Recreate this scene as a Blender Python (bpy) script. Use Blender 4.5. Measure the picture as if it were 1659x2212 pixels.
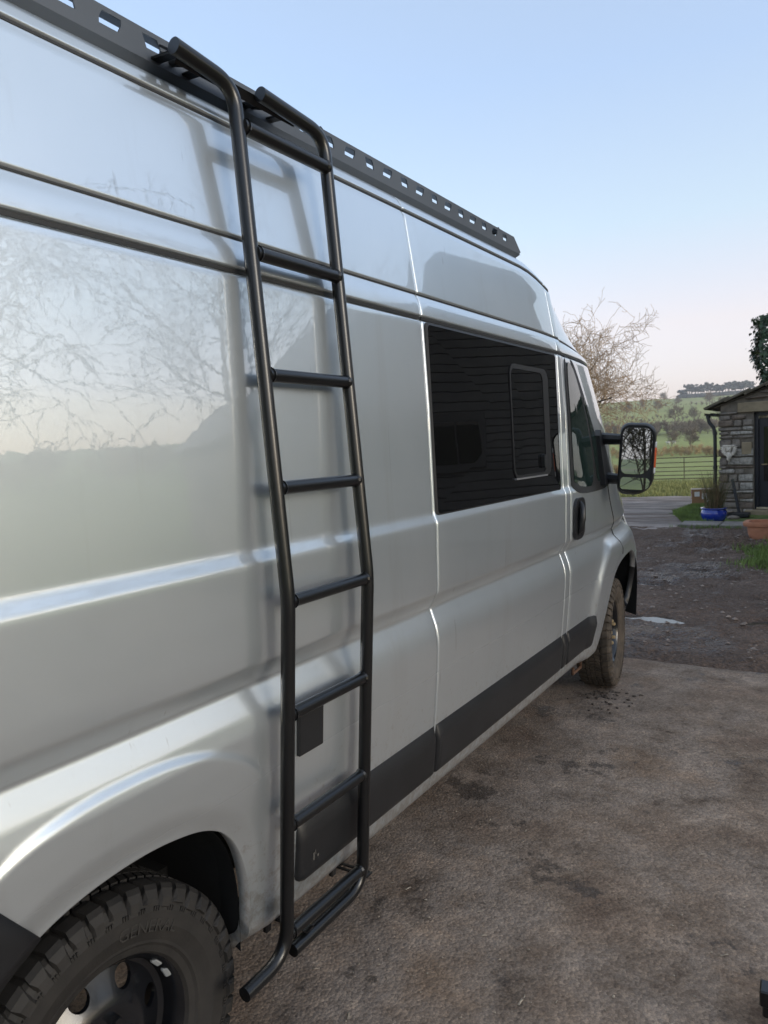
import bpy, bmesh, math, random
import numpy as np
from mathutils import Vector, Matrix, noise as mnoise

R = math.radians
scn = bpy.context.scene
for o in list(bpy.data.objects):
    bpy.data.objects.remove(o)
C = scn.collection

# ------------------------------------------------------------------ camera
CAM = Vector((1.2419, 0.0, 1.5708))
YAW, PITCH, ROLL = 0.56777, 0.08406, -0.045
fw = Vector((-math.sin(YAW) * math.cos(PITCH), math.cos(YAW) * math.cos(PITCH), -math.sin(PITCH)))
r0 = Vector((math.cos(YAW), math.sin(YAW), 0)); u0 = r0.cross(fw)
rt = r0 * math.cos(ROLL) + u0 * math.sin(ROLL); up = -r0 * math.sin(ROLL) + u0 * math.cos(ROLL)
cam = bpy.data.cameras.new('camera')
cam.sensor_fit = 'VERTICAL'; cam.sensor_height = 36.0; cam.lens = 1596.0 / 2212.0 * 36.0
cam.clip_start = 0.05; cam.clip_end = 6000
cam.dof.use_dof = True; cam.dof.focus_distance = 2.3; cam.dof.aperture_fstop = 8.5
co = bpy.data.objects.new('camera', cam); C.objects.link(co)
co.matrix_world = Matrix(((rt.x, up.x, -fw.x, CAM.x), (rt.y, up.y, -fw.y, CAM.y), (rt.z, up.z, -fw.z, CAM.z), (0, 0, 0, 1)))
scn.camera = co

# ------------------------------------------------------------------ sky and sun
SUN_AZ, SUN_EL = 92.0, 14.0            # degrees right of the van's heading (+Y), degrees above horizon
W = bpy.data.worlds.new('World'); scn.world = W; W.use_nodes = True
wn = W.node_tree; wn.nodes.clear()
def wnode(t, **k):
    n = wn.nodes.new(t)
    for a, b in k.items(): setattr(n, a, b)
    return n
sky = wnode('ShaderNodeTexSky', sky_type='NISHITA', sun_disc=False, sun_elevation=R(SUN_EL), sun_rotation=R(SUN_AZ),
            altitude=150, air_density=1.0, dust_density=1.2, ozone_density=2.0)
tc = wnode('ShaderNodeTexCoord'); sx = wnode('ShaderNodeSeparateXYZ')
wn.links.new(tc.outputs['Generated'], sx.inputs[0])
ramp = wnode('ShaderNodeValToRGB')      # winter-dusk air: pale pink low down, clear blue higher, the same all round
cr = ramp.color_ramp
cr.elements[0].position = 0.0; cr.elements[0].color = (0.25, 0.125, 0.25, 1)
cr.elements[1].position = 1.0; cr.elements[1].color = (0.26, 0.25, 0.21, 1)
for p, c in ((0.05, (0.30, 0.155, 0.21, 1)), (0.14, (0.36, 0.20, 0.145, 1)), (0.26, (0.262, 0.258, 0.228, 1)), (0.42, (0.210, 0.238, 0.292, 1)), (0.64, (0.22, 0.24, 0.26, 1))):
    e = cr.elements.new(p); e.color = c
wn.links.new(sx.outputs['Z'], ramp.inputs[0])
skm = wnode('ShaderNodeVectorMath', operation='SCALE'); skm.inputs['Scale'].default_value = 0.14
wn.links.new(sky.outputs[0], skm.inputs[0])
mixw = wnode('ShaderNodeMix', data_type='RGBA', blend_type='ADD'); mixw.inputs[0].default_value = 1.0
wn.links.new(skm.outputs[0], mixw.inputs[6]); wn.links.new(ramp.outputs[0], mixw.inputs[7])
bg = wnode('ShaderNodeBackground'); bg.inputs['Strength'].default_value = 1.0
wo = wnode('ShaderNodeOutputWorld')
wn.links.new(mixw.outputs[2], bg.inputs[0]); wn.links.new(bg.outputs[0], wo.inputs[0])

sl = bpy.data.lights.new('sun', 'SUN'); sl.energy = 0.8; sl.angle = R(22); sl.color = (1.0, 0.96, 0.90)
so = bpy.data.objects.new('sun', sl); C.objects.link(so)
sd = Vector((math.sin(R(SUN_AZ)) * math.cos(R(SUN_EL)), math.cos(R(SUN_AZ)) * math.cos(R(SUN_EL)), math.sin(R(SUN_EL))))
so.rotation_euler = sd.to_track_quat('Z', 'Y').to_euler(); so.location = (30, 5, 20)

vs = scn.view_settings
vs.view_transform = 'Standard'; vs.look = 'None'; vs.gamma = 1.0; vs.use_curve_mapping = False; vs.exposure = 0.62
scn.cycles.max_bounces = 5; scn.cycles.glossy_bounces = 4; scn.cycles.diffuse_bounces = 2
scn.cycles.use_denoising = True

# ------------------------------------------------------------------ helpers
def mesh(name, v, f, smooth=False):
    m = bpy.data.meshes.new(name)
    v = [tuple(map(float, p)) for p in v] if not isinstance(v, np.ndarray) else v.tolist()
    f = f if not isinstance(f, np.ndarray) else f.tolist()
    m.from_pydata(v, [], f); m.update()
    if smooth:
        m.polygons.foreach_set('use_smooth', [True] * len(m.polygons))
    return m

def obj(name, m, mat=None, parent=None, loc=None, world=True):
    """link a mesh; when world is True the mesh was written in world coordinates"""
    o = bpy.data.objects.new(name, m); C.objects.link(o)
    if mat is not None and not m.materials: m.materials.append(mat)
    if parent is not None:
        o.parent = parent
        if loc is not None: o.location = loc
        elif world: o.location = -ORIGIN.get(parent.name, Vector((0, 0, 0)))
    elif loc is not None: o.location = loc
    return o
ORIGIN = {}
def thing(name, label, cat, loc=(0, 0, 0), rot=(0, 0, 0), group=None):
    o = bpy.data.objects.new(name, None); C.objects.link(o)
    o.empty_display_size = 0.1; o.location = loc; o.rotation_euler = rot
    o['label'] = label; o['category'] = cat
    if group: o['group'] = group
    ORIGIN[o.name] = Vector(loc)
    return o
def tag(o, label, cat, group=None, kind=None):
    o['label'] = label; o['category'] = cat
    if group: o['group'] = group
    if kind: o['kind'] = kind
    return o
def struct(o, kind='structure'):
    o['kind'] = kind; return o
def dup(root, **k):
    c = root.copy(); C.objects.link(c)
    for ch in list(root.children):
        d = ch.copy(); C.objects.link(d); d.parent = c
    for a, b in k.items(): c[a] = b
    return c

class MB:
    def __init__(s): s.v = []; s.f = []
    def add(s, v, f):
        n = len(s.v); s.v += [tuple(p) for p in v]; s.f += [tuple(i + n for i in q) for q in f]; return s
    def box(s, c, d, rz=0.0, bev=0.0, jit=None):
        cx, cy, cz = c; dx, dy, dz = d[0] / 2, d[1] / 2, d[2] / 2
        cs, sn = math.cos(rz), math.sin(rz)
        b = min(bev, dx * .9, dy * .9, dz * .9)
        if b <= 0:
            L = [(-dx, -dy, -dz), (dx, -dy, -dz), (dx, dy, -dz), (-dx, dy, -dz), (-dx, -dy, dz), (dx, -dy, dz), (dx, dy, dz), (-dx, dy, dz)]
            F = [(0, 3, 2, 1), (4, 5, 6, 7), (0, 1, 5, 4), (1, 2, 6, 5), (2, 3, 7, 6), (3, 0, 4, 7)]
        else:
            L = []; F = []
            idx = {}
            for ix in (-1, 1):
                for iy in (-1, 1):
                    for iz in (-1, 1):
                        for ax in range(3):
                            p = [ix * (dx - b), iy * (dy - b), iz * (dz - b)]
                            p[ax] = (ix * dx, iy * dy, iz * dz)[ax]
                            idx[(ix, iy, iz, ax)] = len(L); L.append(tuple(p))
            g = lambda a, b2, c2, ax: idx[(a, b2, c2, ax)]
            for sg in (-1, 1):
                F.append([g(sg, -1, -1, 0), g(sg, 1, -1, 0), g(sg, 1, 1, 0), g(sg, -1, 1, 0)][::sg])
                F.append([g(-1, sg, -1, 1), g(-1, sg, 1, 1), g(1, sg, 1, 1), g(1, sg, -1, 1)][::sg])
                F.append([g(-1, -1, sg, 2), g(1, -1, sg, 2), g(1, 1, sg, 2), g(-1, 1, sg, 2)][::sg])
            for a in (-1, 1):
                for b2 in (-1, 1):
                    F.append((g(a, b2, -1, 0), g(a, b2, 1, 0), g(a, b2, 1, 1), g(a, b2, -1, 1)))
                    F.append((g(a, -1, b2, 0), g(a, 1, b2, 0), g(a, 1, b2, 2), g(a, -1, b2, 2)))
                    F.append((g(-1, a, b2, 1), g(1, a, b2, 1), g(1, a, b2, 2), g(-1, a, b2, 2)))
                    for c2 in (-1, 1):
                        F.append((g(a, b2, c2, 0), g(a, b2, c2, 1), g(a, b2, c2, 2)))
        out = []
        for x, y, z in L:
            if jit: x += random.uniform(-jit, jit); y += random.uniform(-jit, jit); z += random.uniform(-jit, jit)
            out.append((cx + x * cs - y * sn, cy + x * sn + y * cs, cz + z))
        return s.add(out, F)
    def tube(s, pts, rad, n=12, caps=True, flat=1.0):
        pts = [Vector(p) for p in pts]; N = len(pts)
        if not hasattr(rad, '__len__'): rad = [rad] * N
        t0 = (pts[1] - pts[0]).normalized()
        a = t0.cross(Vector((0, 0, 1)))
        if a.length < 1e-3: a = t0.cross(Vector((0, 1, 0)))
        a.normalize(); V = []; F = []
        for i, p in enumerate(pts):
            t = (pts[min(i + 1, N - 1)] - pts[max(i - 1, 0)])
            t = t.normalized() if t.length > 1e-9 else t0
            a = a - t * a.dot(t)
            a = a.normalized() if a.length > 1e-6 else t.orthogonal().normalized()
            b = t.cross(a)
            for k in range(n):
                th = 2 * math.pi * k / n
                V.append(p + (a * math.cos(th) + b * math.sin(th) * flat) * rad[i])
        for i in range(N - 1):
            for k in range(n):
                k2 = (k + 1) % n
                F.append((i * n + k, i * n + k2, (i + 1) * n + k2, (i + 1) * n + k))
        if caps:
            F.append(tuple(range(n - 1, -1, -1))); F.append(tuple((N - 1) * n + k for k in range(n)))
        return s.add(V, F)
    def lathe(s, prof, n=48, axis='z', c=(0, 0, 0), sx=1.0, sy=1.0, power=2.0):
        """prof: list of (r, h) ; axis z or x"""
        V = []; F = []; P = len(prof)
        for k in range(n):
            th = 2 * math.pi * k / n
            ct, st = math.cos(th), math.sin(th)
            if power != 2.0:
                ct = math.copysign(abs(ct) ** (2 / power), ct); st = math.copysign(abs(st) ** (2 / power), st)
            for r_, h in prof:
                if axis == 'z': V.append((c[0] + r_ * ct * sx, c[1] + r_ * st * sy, c[2] + h))
                else: V.append((c[0] + h, c[1] + r_ * ct, c[2] + r_ * st))
        for k in range(n):
            k2 = (k + 1) % n
            for i in range(P - 1):
                F.append((k * P + i, k2 * P + i, k2 * P + i + 1, k * P + i + 1))
        return s.add(V, F)
    def sphere(s, c, r_, n=16, m=10):
        if not hasattr(r_, '__len__'): r_ = (r_, r_, r_)
        V = []; F = []
        for i in range(m + 1):
            ph = math.pi * i / m
            for k in range(n):
                th = 2 * math.pi * k / n
                V.append((c[0] + r_[0] * math.sin(ph) * math.cos(th), c[1] + r_[1] * math.sin(ph) * math.sin(th), c[2] + r_[2] * math.cos(ph)))
        for i in range(m):
            for k in range(n):
                k2 = (k + 1) % n
                F.append((i * n + k, (i + 1) * n + k, (i + 1) * n + k2, i * n + k2))
        return s.add(V, F)
    def plate(s, poly, th, mp):
        """convex 2D polygon -> slab; mp(u, v, h) gives the 3D point (h = height above the base surface)"""
        n = len(poly); cu = sum(p[0] for p in poly) / n; cv = sum(p[1] for p in poly) / n
        V = [mp(cu, cv, th)] + [mp(u, v, th) for u, v in poly] + [mp(u, v, 0) for u, v in poly]
        F = []
        for i in range(n):
            j = (i + 1) % n
            F.append((0, 1 + i, 1 + j)); F.append((1 + i, 1 + n + i, 1 + n + j, 1 + j))
        return s.add(V, F)
    def build(s, name, mat=None, parent=None, smooth=False, world=True, loc=None):
        return obj(name, mesh(name, s.v, s.f, smooth), mat, parent, loc=loc, world=world)

def auto_smooth(o, ang=35):
    m = o.data
    bm = bmesh.new(); bm.from_mesh(m)
    bmesh.ops.recalc_face_normals(bm, faces=bm.faces)
    for f in bm.faces: f.smooth = True
    for e in bm.edges:
        if len(e.link_faces) == 2 and e.calc_face_angle(0) > R(ang): e.smooth = False
    bm.to_mesh(m); bm.free(); m.update(); return o

def curve_plate(name, outer, holes, th, bevel=0.0):
    """flat 2D outline with holes, filled and extruded: mesh in the XY plane, z from -th/2 to th/2"""
    cu = bpy.data.curves.new(name, 'CURVE'); cu.dimensions = '2D'; cu.fill_mode = 'BOTH'; cu.extrude = th / 2
    cu.bevel_depth = bevel; cu.bevel_resolution = 1
    for poly in [outer] + holes:
        sp = cu.splines.new('POLY'); sp.points.add(len(poly) - 1)
        for p, q in zip(sp.points, poly): p.co = (q[0], q[1], 0, 1)
        sp.use_cyclic_u = True
    o = bpy.data.objects.new(name, cu); C.objects.link(o)
    dg = bpy.context.evaluated_depsgraph_get()
    m = bpy.data.meshes.new_from_object(o.evaluated_get(dg)); m.name = name
    bpy.data.objects.remove(o); bpy.data.curves.remove(cu)
    return m

def text_mesh(txt, size, ext):
    cu = bpy.data.curves.new('t', 'FONT'); cu.body = txt; cu.size = size; cu.extrude = ext; cu.align_x = 'CENTER'
    o = bpy.data.objects.new('t', cu); C.objects.link(o)
    dg = bpy.context.evaluated_depsgraph_get()
    m = bpy.data.meshes.new_from_object(o.evaluated_get(dg))
    bpy.data.objects.remove(o); bpy.data.curves.remove(cu)
    return m

def smooth_step(a, b, x):
    t = np.clip((x - a) / (b - a), 0, 1); return t * t * (3 - 2 * t)

# ------------------------------------------------------------------ materials
def new_mat(name):
    m = bpy.data.materials.new(name); m.use_nodes = True
    nt = m.node_tree; b = nt.nodes['Principled BSDF']
    return m, nt, b
def N(nt, t, **k):
    n = nt.nodes.new(t)
    for a, b in k.items():
        if a in n.inputs.keys() if hasattr(n.inputs, 'keys') else False: n.inputs[a].default_value = b
        else: setattr(n, a, b)
    return n
def noise_n(nt, scale, detail=6, rough=.6, coord='Object', vec=None, sc=None):
    t = N(nt, 'ShaderNodeTexNoise'); t.inputs['Scale'].default_value = scale
    t.inputs['Detail'].default_value = detail; t.inputs['Roughness'].default_value = rough
    if vec is None:
        c = N(nt, 'ShaderNodeTexCoord'); src = c.outputs[coord]
        if sc:
            mp = N(nt, 'ShaderNodeMapping'); mp.inputs['Scale'].default_value = sc
            nt.links.new(src, mp.inputs[0]); src = mp.outputs[0]
        nt.links.new(src, t.inputs['Vector'])
    else: nt.links.new(vec, t.inputs['Vector'])
    return t
def ramp_n(nt, src, stops):
    r_ = N(nt, 'ShaderNodeValToRGB'); e = r_.color_ramp.elements
    e[0].position, e[0].color = stops[0][0], (*stops[0][1], 1)
    e[1].position, e[1].color = stops[-1][0], (*stops[-1][1], 1)
    for p, c in stops[1:-1]:
        q = e.new(p); q.color = (*c, 1)
    nt.links.new(src, r_.inputs[0]); return r_
def mix_n(nt, fac, a, b, mode='MIX'):
    m = N(nt, 'ShaderNodeMix', data_type='RGBA', blend_type=mode)
    for s, v in ((0, fac), (6, a), (7, b)):
        if hasattr(v, 'links') or isinstance(v, bpy.types.NodeSocket): nt.links.new(v, m.inputs[s])
        else: m.inputs[s].default_value = v if s == 0 else (*v, 1)
    return m.outputs[2]
def bump_n(nt, b, src, strength=.3, dist=.01, inp='Normal'):
    bp = N(nt, 'ShaderNodeBump'); bp.inputs['Strength'].default_value = strength; bp.inputs['Distance'].default_value = dist
    nt.links.new(src, bp.inputs['Height']); nt.links.new(bp.outputs[0], b.inputs[inp]); return bp
def simple(name, col, rough=.5, metal=0.0, coat=0.0, var=0.0, scale=8.0, bump=0.0, bscale=60.0, bdist=.004, spec=.5, rvar=0.0, coord='Object'):
    m, nt, b = new_mat(name)
    b.inputs['Base Color'].default_value = (*col, 1); b.inputs['Roughness'].default_value = rough
    b.inputs['Metallic'].default_value = metal; b.inputs['Coat Weight'].default_value = coat
    b.inputs['Specular IOR Level'].default_value = spec
    if var:
        t = noise_n(nt, scale, coord=coord)
        r_ = ramp_n(nt, t.outputs[0], [(.3, tuple(c * (1 - var) for c in col)), (.7, tuple(min(1, c * (1 + var)) for c in col))])
        nt.links.new(r_.outputs[0], b.inputs['Base Color'])
        if rvar:
            mr = N(nt, 'ShaderNodeMapRange'); mr.inputs['To Min'].default_value = max(0, rough - rvar); mr.inputs['To Max'].default_value = min(1, rough + rvar)
            nt.links.new(t.outputs[0], mr.inputs[0]); nt.links.new(mr.outputs[0], b.inputs['Roughness'])
    if bump:
        t2 = noise_n(nt, bscale, 4, coord=coord); bump_n(nt, b, t2.outputs[0], bump, bdist)
    return m

# van paint: light warm grey under clear lacquer, with faint road film
def paint():
    m, nt, b = new_mat('silver_grey_paint')
    big = noise_n(nt, 1.6, 4)
    strk = noise_n(nt, 9, 5, .65, sc=(1, 1.0, 0.06))
    base = ramp_n(nt, big.outputs[0], [(.3, (.61, .665, .695)), (.7, (.665, .71, .735))])
    dirt = ramp_n(nt, strk.outputs[0], [(.56, (0, 0, 0)), (.74, (.16, .16, .16))])
    col = mix_n(nt, dirt.outputs[0], base.outputs[0], (.40, .38, .34))
    drip = noise_n(nt, 42, 3, .5, sc=(1, 1, .012)); dm = ramp_n(nt, drip.outputs[0], [(.70, (0, 0, 0)), (.745, (.30, .30, .30))])
    col = mix_n(nt, dm.outputs[0], col, (.26, .25, .23))
    spn = noise_n(nt, 34, 6, .75); cz = N(nt, 'ShaderNodeTexCoord'); sz_ = N(nt, 'ShaderNodeSeparateXYZ'); nt.links.new(cz.outputs['Object'], sz_.inputs[0])
    zr = N(nt, 'ShaderNodeMapRange'); zr.inputs['From Min'].default_value = .95; zr.inputs['From Max'].default_value = .42; zr.inputs['To Min'].default_value = -.22; zr.inputs['To Max'].default_value = .10
    nt.links.new(sz_.outputs['Z'], zr.inputs[0]); sa = N(nt, 'ShaderNodeMath', operation='ADD'); nt.links.new(spn.outputs[0], sa.inputs[0]); nt.links.new(zr.outputs[0], sa.inputs[1])
    sr_ = ramp_n(nt, sa.outputs[0], [(.50, (0, 0, 0)), (.66, (.55, .55, .55))]); col = mix_n(nt, sr_.outputs[0], col, (.30, .26, .21))   # dried road splash
    nt.links.new(col, b.inputs['Base Color'])
    b.inputs['Metallic'].default_value = 0.8
    b.inputs['Roughness'].default_value = 0.36
    b.inputs['Coat Weight'].default_value = 1.0
    b.inputs['Coat IOR'].default_value = 2.3
    fr = noise_n(nt, 5, 4)
    mr = N(nt, 'ShaderNodeMapRange'); mr.inputs['To Min'].default_value = .004; mr.inputs['To Max'].default_value = .018
    nt.links.new(fr.outputs[0], mr.inputs[0])
    # road film: the lower half of the side is dull with dust
    cd = N(nt, 'ShaderNodeTexCoord'); sp = N(nt, 'ShaderNodeSeparateXYZ'); nt.links.new(cd.outputs['Object'], sp.inputs[0])
    dz = N(nt, 'ShaderNodeMapRange'); dz.inputs['From Min'].default_value = .75; dz.inputs['From Max'].default_value = 1.32; dz.inputs['To Min'].default_value = .30; dz.inputs['To Max'].default_value = 0.0
    nt.links.new(sp.outputs['Z'], dz.inputs[0])
    ad = N(nt, 'ShaderNodeMath', operation='ADD'); nt.links.new(mr.outputs[0], ad.inputs[0]); nt.links.new(dz.outputs[0], ad.inputs[1])
    nt.links.new(ad.outputs[0], b.inputs['Coat Roughness'])
    peel = noise_n(nt, 38, 2)
    bump_n(nt, b, peel.outputs[0], .025, .002, 'Coat Normal')
    return m
M = {}
M['paint'] = paint()
M['black_plastic'] = simple('black_textured_plastic', (.0115, .012, .0135), .42, var=.25, scale=6, bump=.15, bscale=500, bdist=.001)
M['rubber_seal'] = simple('black_rubber_seal', (.012, .012, .013), .5)
M['dark_void'] = simple('dark_underbody', (.004, .004, .004), .95)
M['powder_black'] = simple('black_powder_coat', (.0045, .0048, .0055), .30, coat=.12, var=.2, scale=5, bump=.06, bscale=700, bdist=.001)
M['rail_grey'] = simple('dark_grey_rail_coat', (.075, .085, .10), .38, var=.1, scale=4)
M['rim_black'] = simple('black_steel_rim', (.005, .0055, .007), .26, coat=.3, var=.3, scale=9)
M['mud_tyre'] = simple('muddy_tyre_rubber', (.066, .051, .037), .85, var=.55, scale=14, bump=.5, bscale=90, bdist=.004)
M['tyre'] = simple('tyre_rubber', (.0135, .0118, .0102), .72, var=.4, scale=18, bump=.25, bscale=160, bdist=.002)
M['lead'] = simple('dull_lead_weight', (.26, .27, .27), .55, bump=.4, bscale=200)
M['rust'] = simple('rusty_steel', (.10, .05, .028), .8, var=.5, scale=40)
M['brass'] = simple('dirty_brass_nut', (.42, .31, .17), .45, metal=.6, var=.4, scale=60)
def glass_dark(name, col, rough=.01):
    m, nt, b = new_mat(name)
    b.inputs['Base Color'].default_value = (*col, 1); b.inputs['Roughness'].default_value = rough
    b.inputs['IOR'].default_value = 1.52
    t = noise_n(nt, 3.0, 2); bump_n(nt, b, t.outputs[0], .05, .01)
    return m
M['privacy_glass'] = glass_dark('privacy_glass', (.004, .004, .0045))
M['cab_glass'] = glass_dark('tinted_cab_glass', (.012, .022, .020))
M['mirror'] = simple('mirror_glass', (.46, .50, .52), .0, metal=1.0)
M['amber'] = simple('amber_lens', (.75, .13, .04), .15, coat=.5)
M['clear_lens'] = simple('clear_lens', (.75, .75, .74), .12, coat=.5)

# ================================================================== the ground
def smooth_interp(x, xp, fp): return np.interp(x, xp, fp)
FR = [0, 16, 40, 60, 100, 170, 220, 300, 380, 450, 800, 1100, 1300, 1800]
FZ = [0, 0, -.60, -1.6, -2.5, -2.75, -.8, 1.0, 6.5, 11, 35, 53, 48, 20]
SR = [0, 16, 40, 100, 250, 420, 600, 1800]
SZ = [0, 0, .3, 2.5, 9.5, 19, 24, 15]
def groundz(x, y):
    r_ = math.hypot(x, y); hd = math.degrees(math.atan2(x, y))
    w = float(smooth_step(12, 34, hd) * (1 - smooth_step(120, 160, hd)))
    zf = np.interp(r_, FR, FZ); zs = np.interp(r_, SR, SZ)
    z = zf * (1 - w) + zs * w
    if r_ > 60:
        k = min(1, (r_ - 60) / 300)
        z += k * 3.2 * mnoise.noise(Vector((x * .006, y * .006, 0))) + k * 1.2 * mnoise.noise(Vector((x * .02, y * .02, 5)))
    return float(z)

def terrain():
    rad = [0] + list(np.geomspace(3, 16, 10)) + list(np.geomspace(18, 1800, 78))
    na = 240; V = [(0, 0, -.15)]; F = []
    for r_ in rad[1:]:
        for k in range(na):
            a = 2 * math.pi * k / na
            x, y = r_ * math.sin(a), r_ * math.cos(a)
            V.append((x, y, groundz(x, y) - .03 - .12 * float(1 - smooth_step(12.5, 17.5, r_))))
    for k in range(na): F.append((0, 1 + (k + 1) % na, 1 + k))
    for i in range(len(rad) - 2):
        for k in range(na):
            a = 1 + i * na; b = a + na; k2 = (k + 1) % na
            F.append((a + k, a + k2, b + k2, b + k))
    m, nt, b = new_mat('pasture')
    big = noise_n(nt, .012, 5, .55); fine = noise_n(nt, .9, 6, .7)
    c1 = ramp_n(nt, big.outputs[0], [(.30, (.21, .21, .06)), (.46, (.27, .30, .065)), (.58, (.33, .355, .09)), (.72, (.34, .29, .13))])
    c2 = ramp_n(nt, fine.outputs[0], [(.3, (.55, .55, .55)), (.7, (1.15, 1.15, 1.1))])
    nt.links.new(mix_n(nt, 1.0, c1.outputs[0], c2.outputs[0], 'MULTIPLY'), b.inputs['Base Color'])
    b.inputs['Roughness'].default_value = .9
    bump_n(nt, b, fine.outputs[0], .6, .15)
    return struct(obj('ground', mesh('ground', V, F, True), m))
terrain()

def sheet(name, inside, bx, step, zfn, mat, smooth=True):
    x0, x1, y0, y1 = bx; nx = int((x1 - x0) / step); ny = int((y1 - y0) / step)
    V = []; F = []; id_ = {}
    def vid(i, j):
        if (i, j) not in id_:
            x = x0 + i * step; y = y0 + j * step
            id_[(i, j)] = len(V); V.append((x, y, zfn(x, y)))
        return id_[(i, j)]
    for i in range(nx):
        for j in range(ny):
            if inside(x0 + (i + .5) * step, y0 + (j + .5) * step):
                F.append((vid(i, j), vid(i + 1, j), vid(i + 1, j + 1), vid(i, j + 1)))
    return obj(name, mesh(name, V, F, smooth), mat)

def fbm(x, y, s, o=4, seed=0.0):
    return mnoise.fractal(Vector((x * s, y * s, seed)), 0.6, 2.1, o)

# tarmac apron ------------------------------------------------------
def tarmac():
    m, nt, b = new_mat('worn_tarmac')
    big = noise_n(nt, .8, 8, .66); mid = noise_n(nt, 4.0, 9, .72); fine = noise_n(nt, 230, 4, .7)
    co_ = N(nt, 'ShaderNodeTexCoord')
    agg = N(nt, 'ShaderNodeTexVoronoi'); agg.inputs['Scale'].default_value = 88; nt.links.new(co_.outputs['Object'], agg.inputs['Vector'])
    c1 = ramp_n(nt, big.outputs[0], [(.36, (.165, .115, .085)), (.45, (.218, .166, .128)), (.52, (.252, .204, .168)), (.62, (.238, .172, .124))])
    c2 = ramp_n(nt, mid.outputs[0], [(.34, (.45, .42, .40)), (.43, (.82, .81, .80)), (.56, (1.05, 1.05, 1.05)), (.68, (1.45, 1.42, 1.38))])
    bw = N(nt, 'ShaderNodeRGBToBW'); nt.links.new(agg.outputs['Color'], bw.inputs[0])
    c3 = ramp_n(nt, bw.outputs[0], [(.2, (.82, .80, .78)), (.5, (1, 1, 1)), (.85, (1.25, 1.23, 1.18))])
    c4 = ramp_n(nt, fine.outputs[0], [(.3, (.68, .68, .68)), (.7, (1.32, 1.32, 1.32))])
    x = c1.outputs[0]
    for c in (c2, c3, c4): x = mix_n(nt, 1.0, x, c.outputs[0], 'MULTIPLY')
    st = noise_n(nt, 2.3, 8, .75); sr = ramp_n(nt, st.outputs[0], [(.57, (0, 0, 0)), (.605, (.75, .75, .75))])     # damp and oil stains
    x = mix_n(nt, sr.outputs[0], x, (.060, .046, .037))
    wob = noise_n(nt, 3, 4); vadd = N(nt, 'ShaderNodeMix', data_type='VECTOR'); vadd.inputs[0].default_value = .12
    nt.links.new(co_.outputs['Object'], vadd.inputs[4]); nt.links.new(wob.outputs['Color'], vadd.inputs[5])
    ck = N(nt, 'ShaderNodeTexVoronoi', feature='DISTANCE_TO_EDGE'); ck.inputs['Scale'].default_value = .55; nt.links.new(vadd.outputs[1], ck.inputs['Vector'])
    cr_ = ramp_n(nt, ck.outputs['Distance'], [(.0, (.16, .16, .16)), (.005, (0, 0, 0))]); x = mix_n(nt, cr_.outputs[0], x, (.045, .036, .03))
    nt.links.new(x, b.inputs['Base Color']); b.inputs['Specular IOR Level'].default_value = .3
    rr = ramp_n(nt, st.outputs[0], [(.56, (.92, .92, .92)), (.63, (.45, .45, .45))]); nt.links.new(rr.outputs[0], b.inputs['Roughness'])
    s1 = N(nt, 'ShaderNodeMath', operation='MULTIPLY'); s1.inputs[1].default_value = -.26; nt.links.new(agg.outputs['Distance'], s1.inputs[0])
    s2 = N(nt, 'ShaderNodeMath', operation='MULTIPLY_ADD'); s2.inputs[1].default_value = .9; nt.links.new(mid.outputs[0], s2.inputs[0]); nt.links.new(s1.outputs[0], s2.inputs[2])
    s3 = N(nt, 'ShaderNodeMath', operation='MULTIPLY_ADD'); s3.inputs[1].default_value = -.25; nt.links.new(cr_.outputs[0], s3.inputs[0]); nt.links.new(s2.outputs[0], s3.inputs[2])
    bump_n(nt, b, s3.outputs[0], 1.0, .009)
    return m
M['tarmac'] = tarmac()
def edge_y(x): return 5.30 + .03 * mnoise.noise(Vector((x * 3, 0, 1)))
def apron():
    xs = np.linspace(-9, 9, 200); V = []; F = []
    ys = np.concatenate([np.linspace(-9, 5.2, 110), [1e9]])
    for x in xs:
        for j, y in enumerate(ys):
            yy = edge_y(x) if y > 1e8 else min(y, edge_y(x) - .05 + .0004 * j)
            V.append((x, yy, .002 + .004 * fbm(x, yy, 1.6)))
    n = len(ys)
    for i in range(len(xs) - 1):
        for j in range(n - 1):
            F.append((i * n + j, (i + 1) * n + j, (i + 1) * n + j + 1, i * n + j + 1))
    k = len(V)                                  # broken front edge, a real step down to the track
    for i, x in enumerate(xs): V.append((x, edge_y(x) + .012, -.06))
    for i in range(len(xs) - 1):
        F.append((i * n + n - 1, (i + 1) * n + n - 1, k + i + 1, k + i))
    return struct(obj('tarmac_yard', mesh('tarmac_yard', V, F, True), M['tarmac']))
apron()

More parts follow.
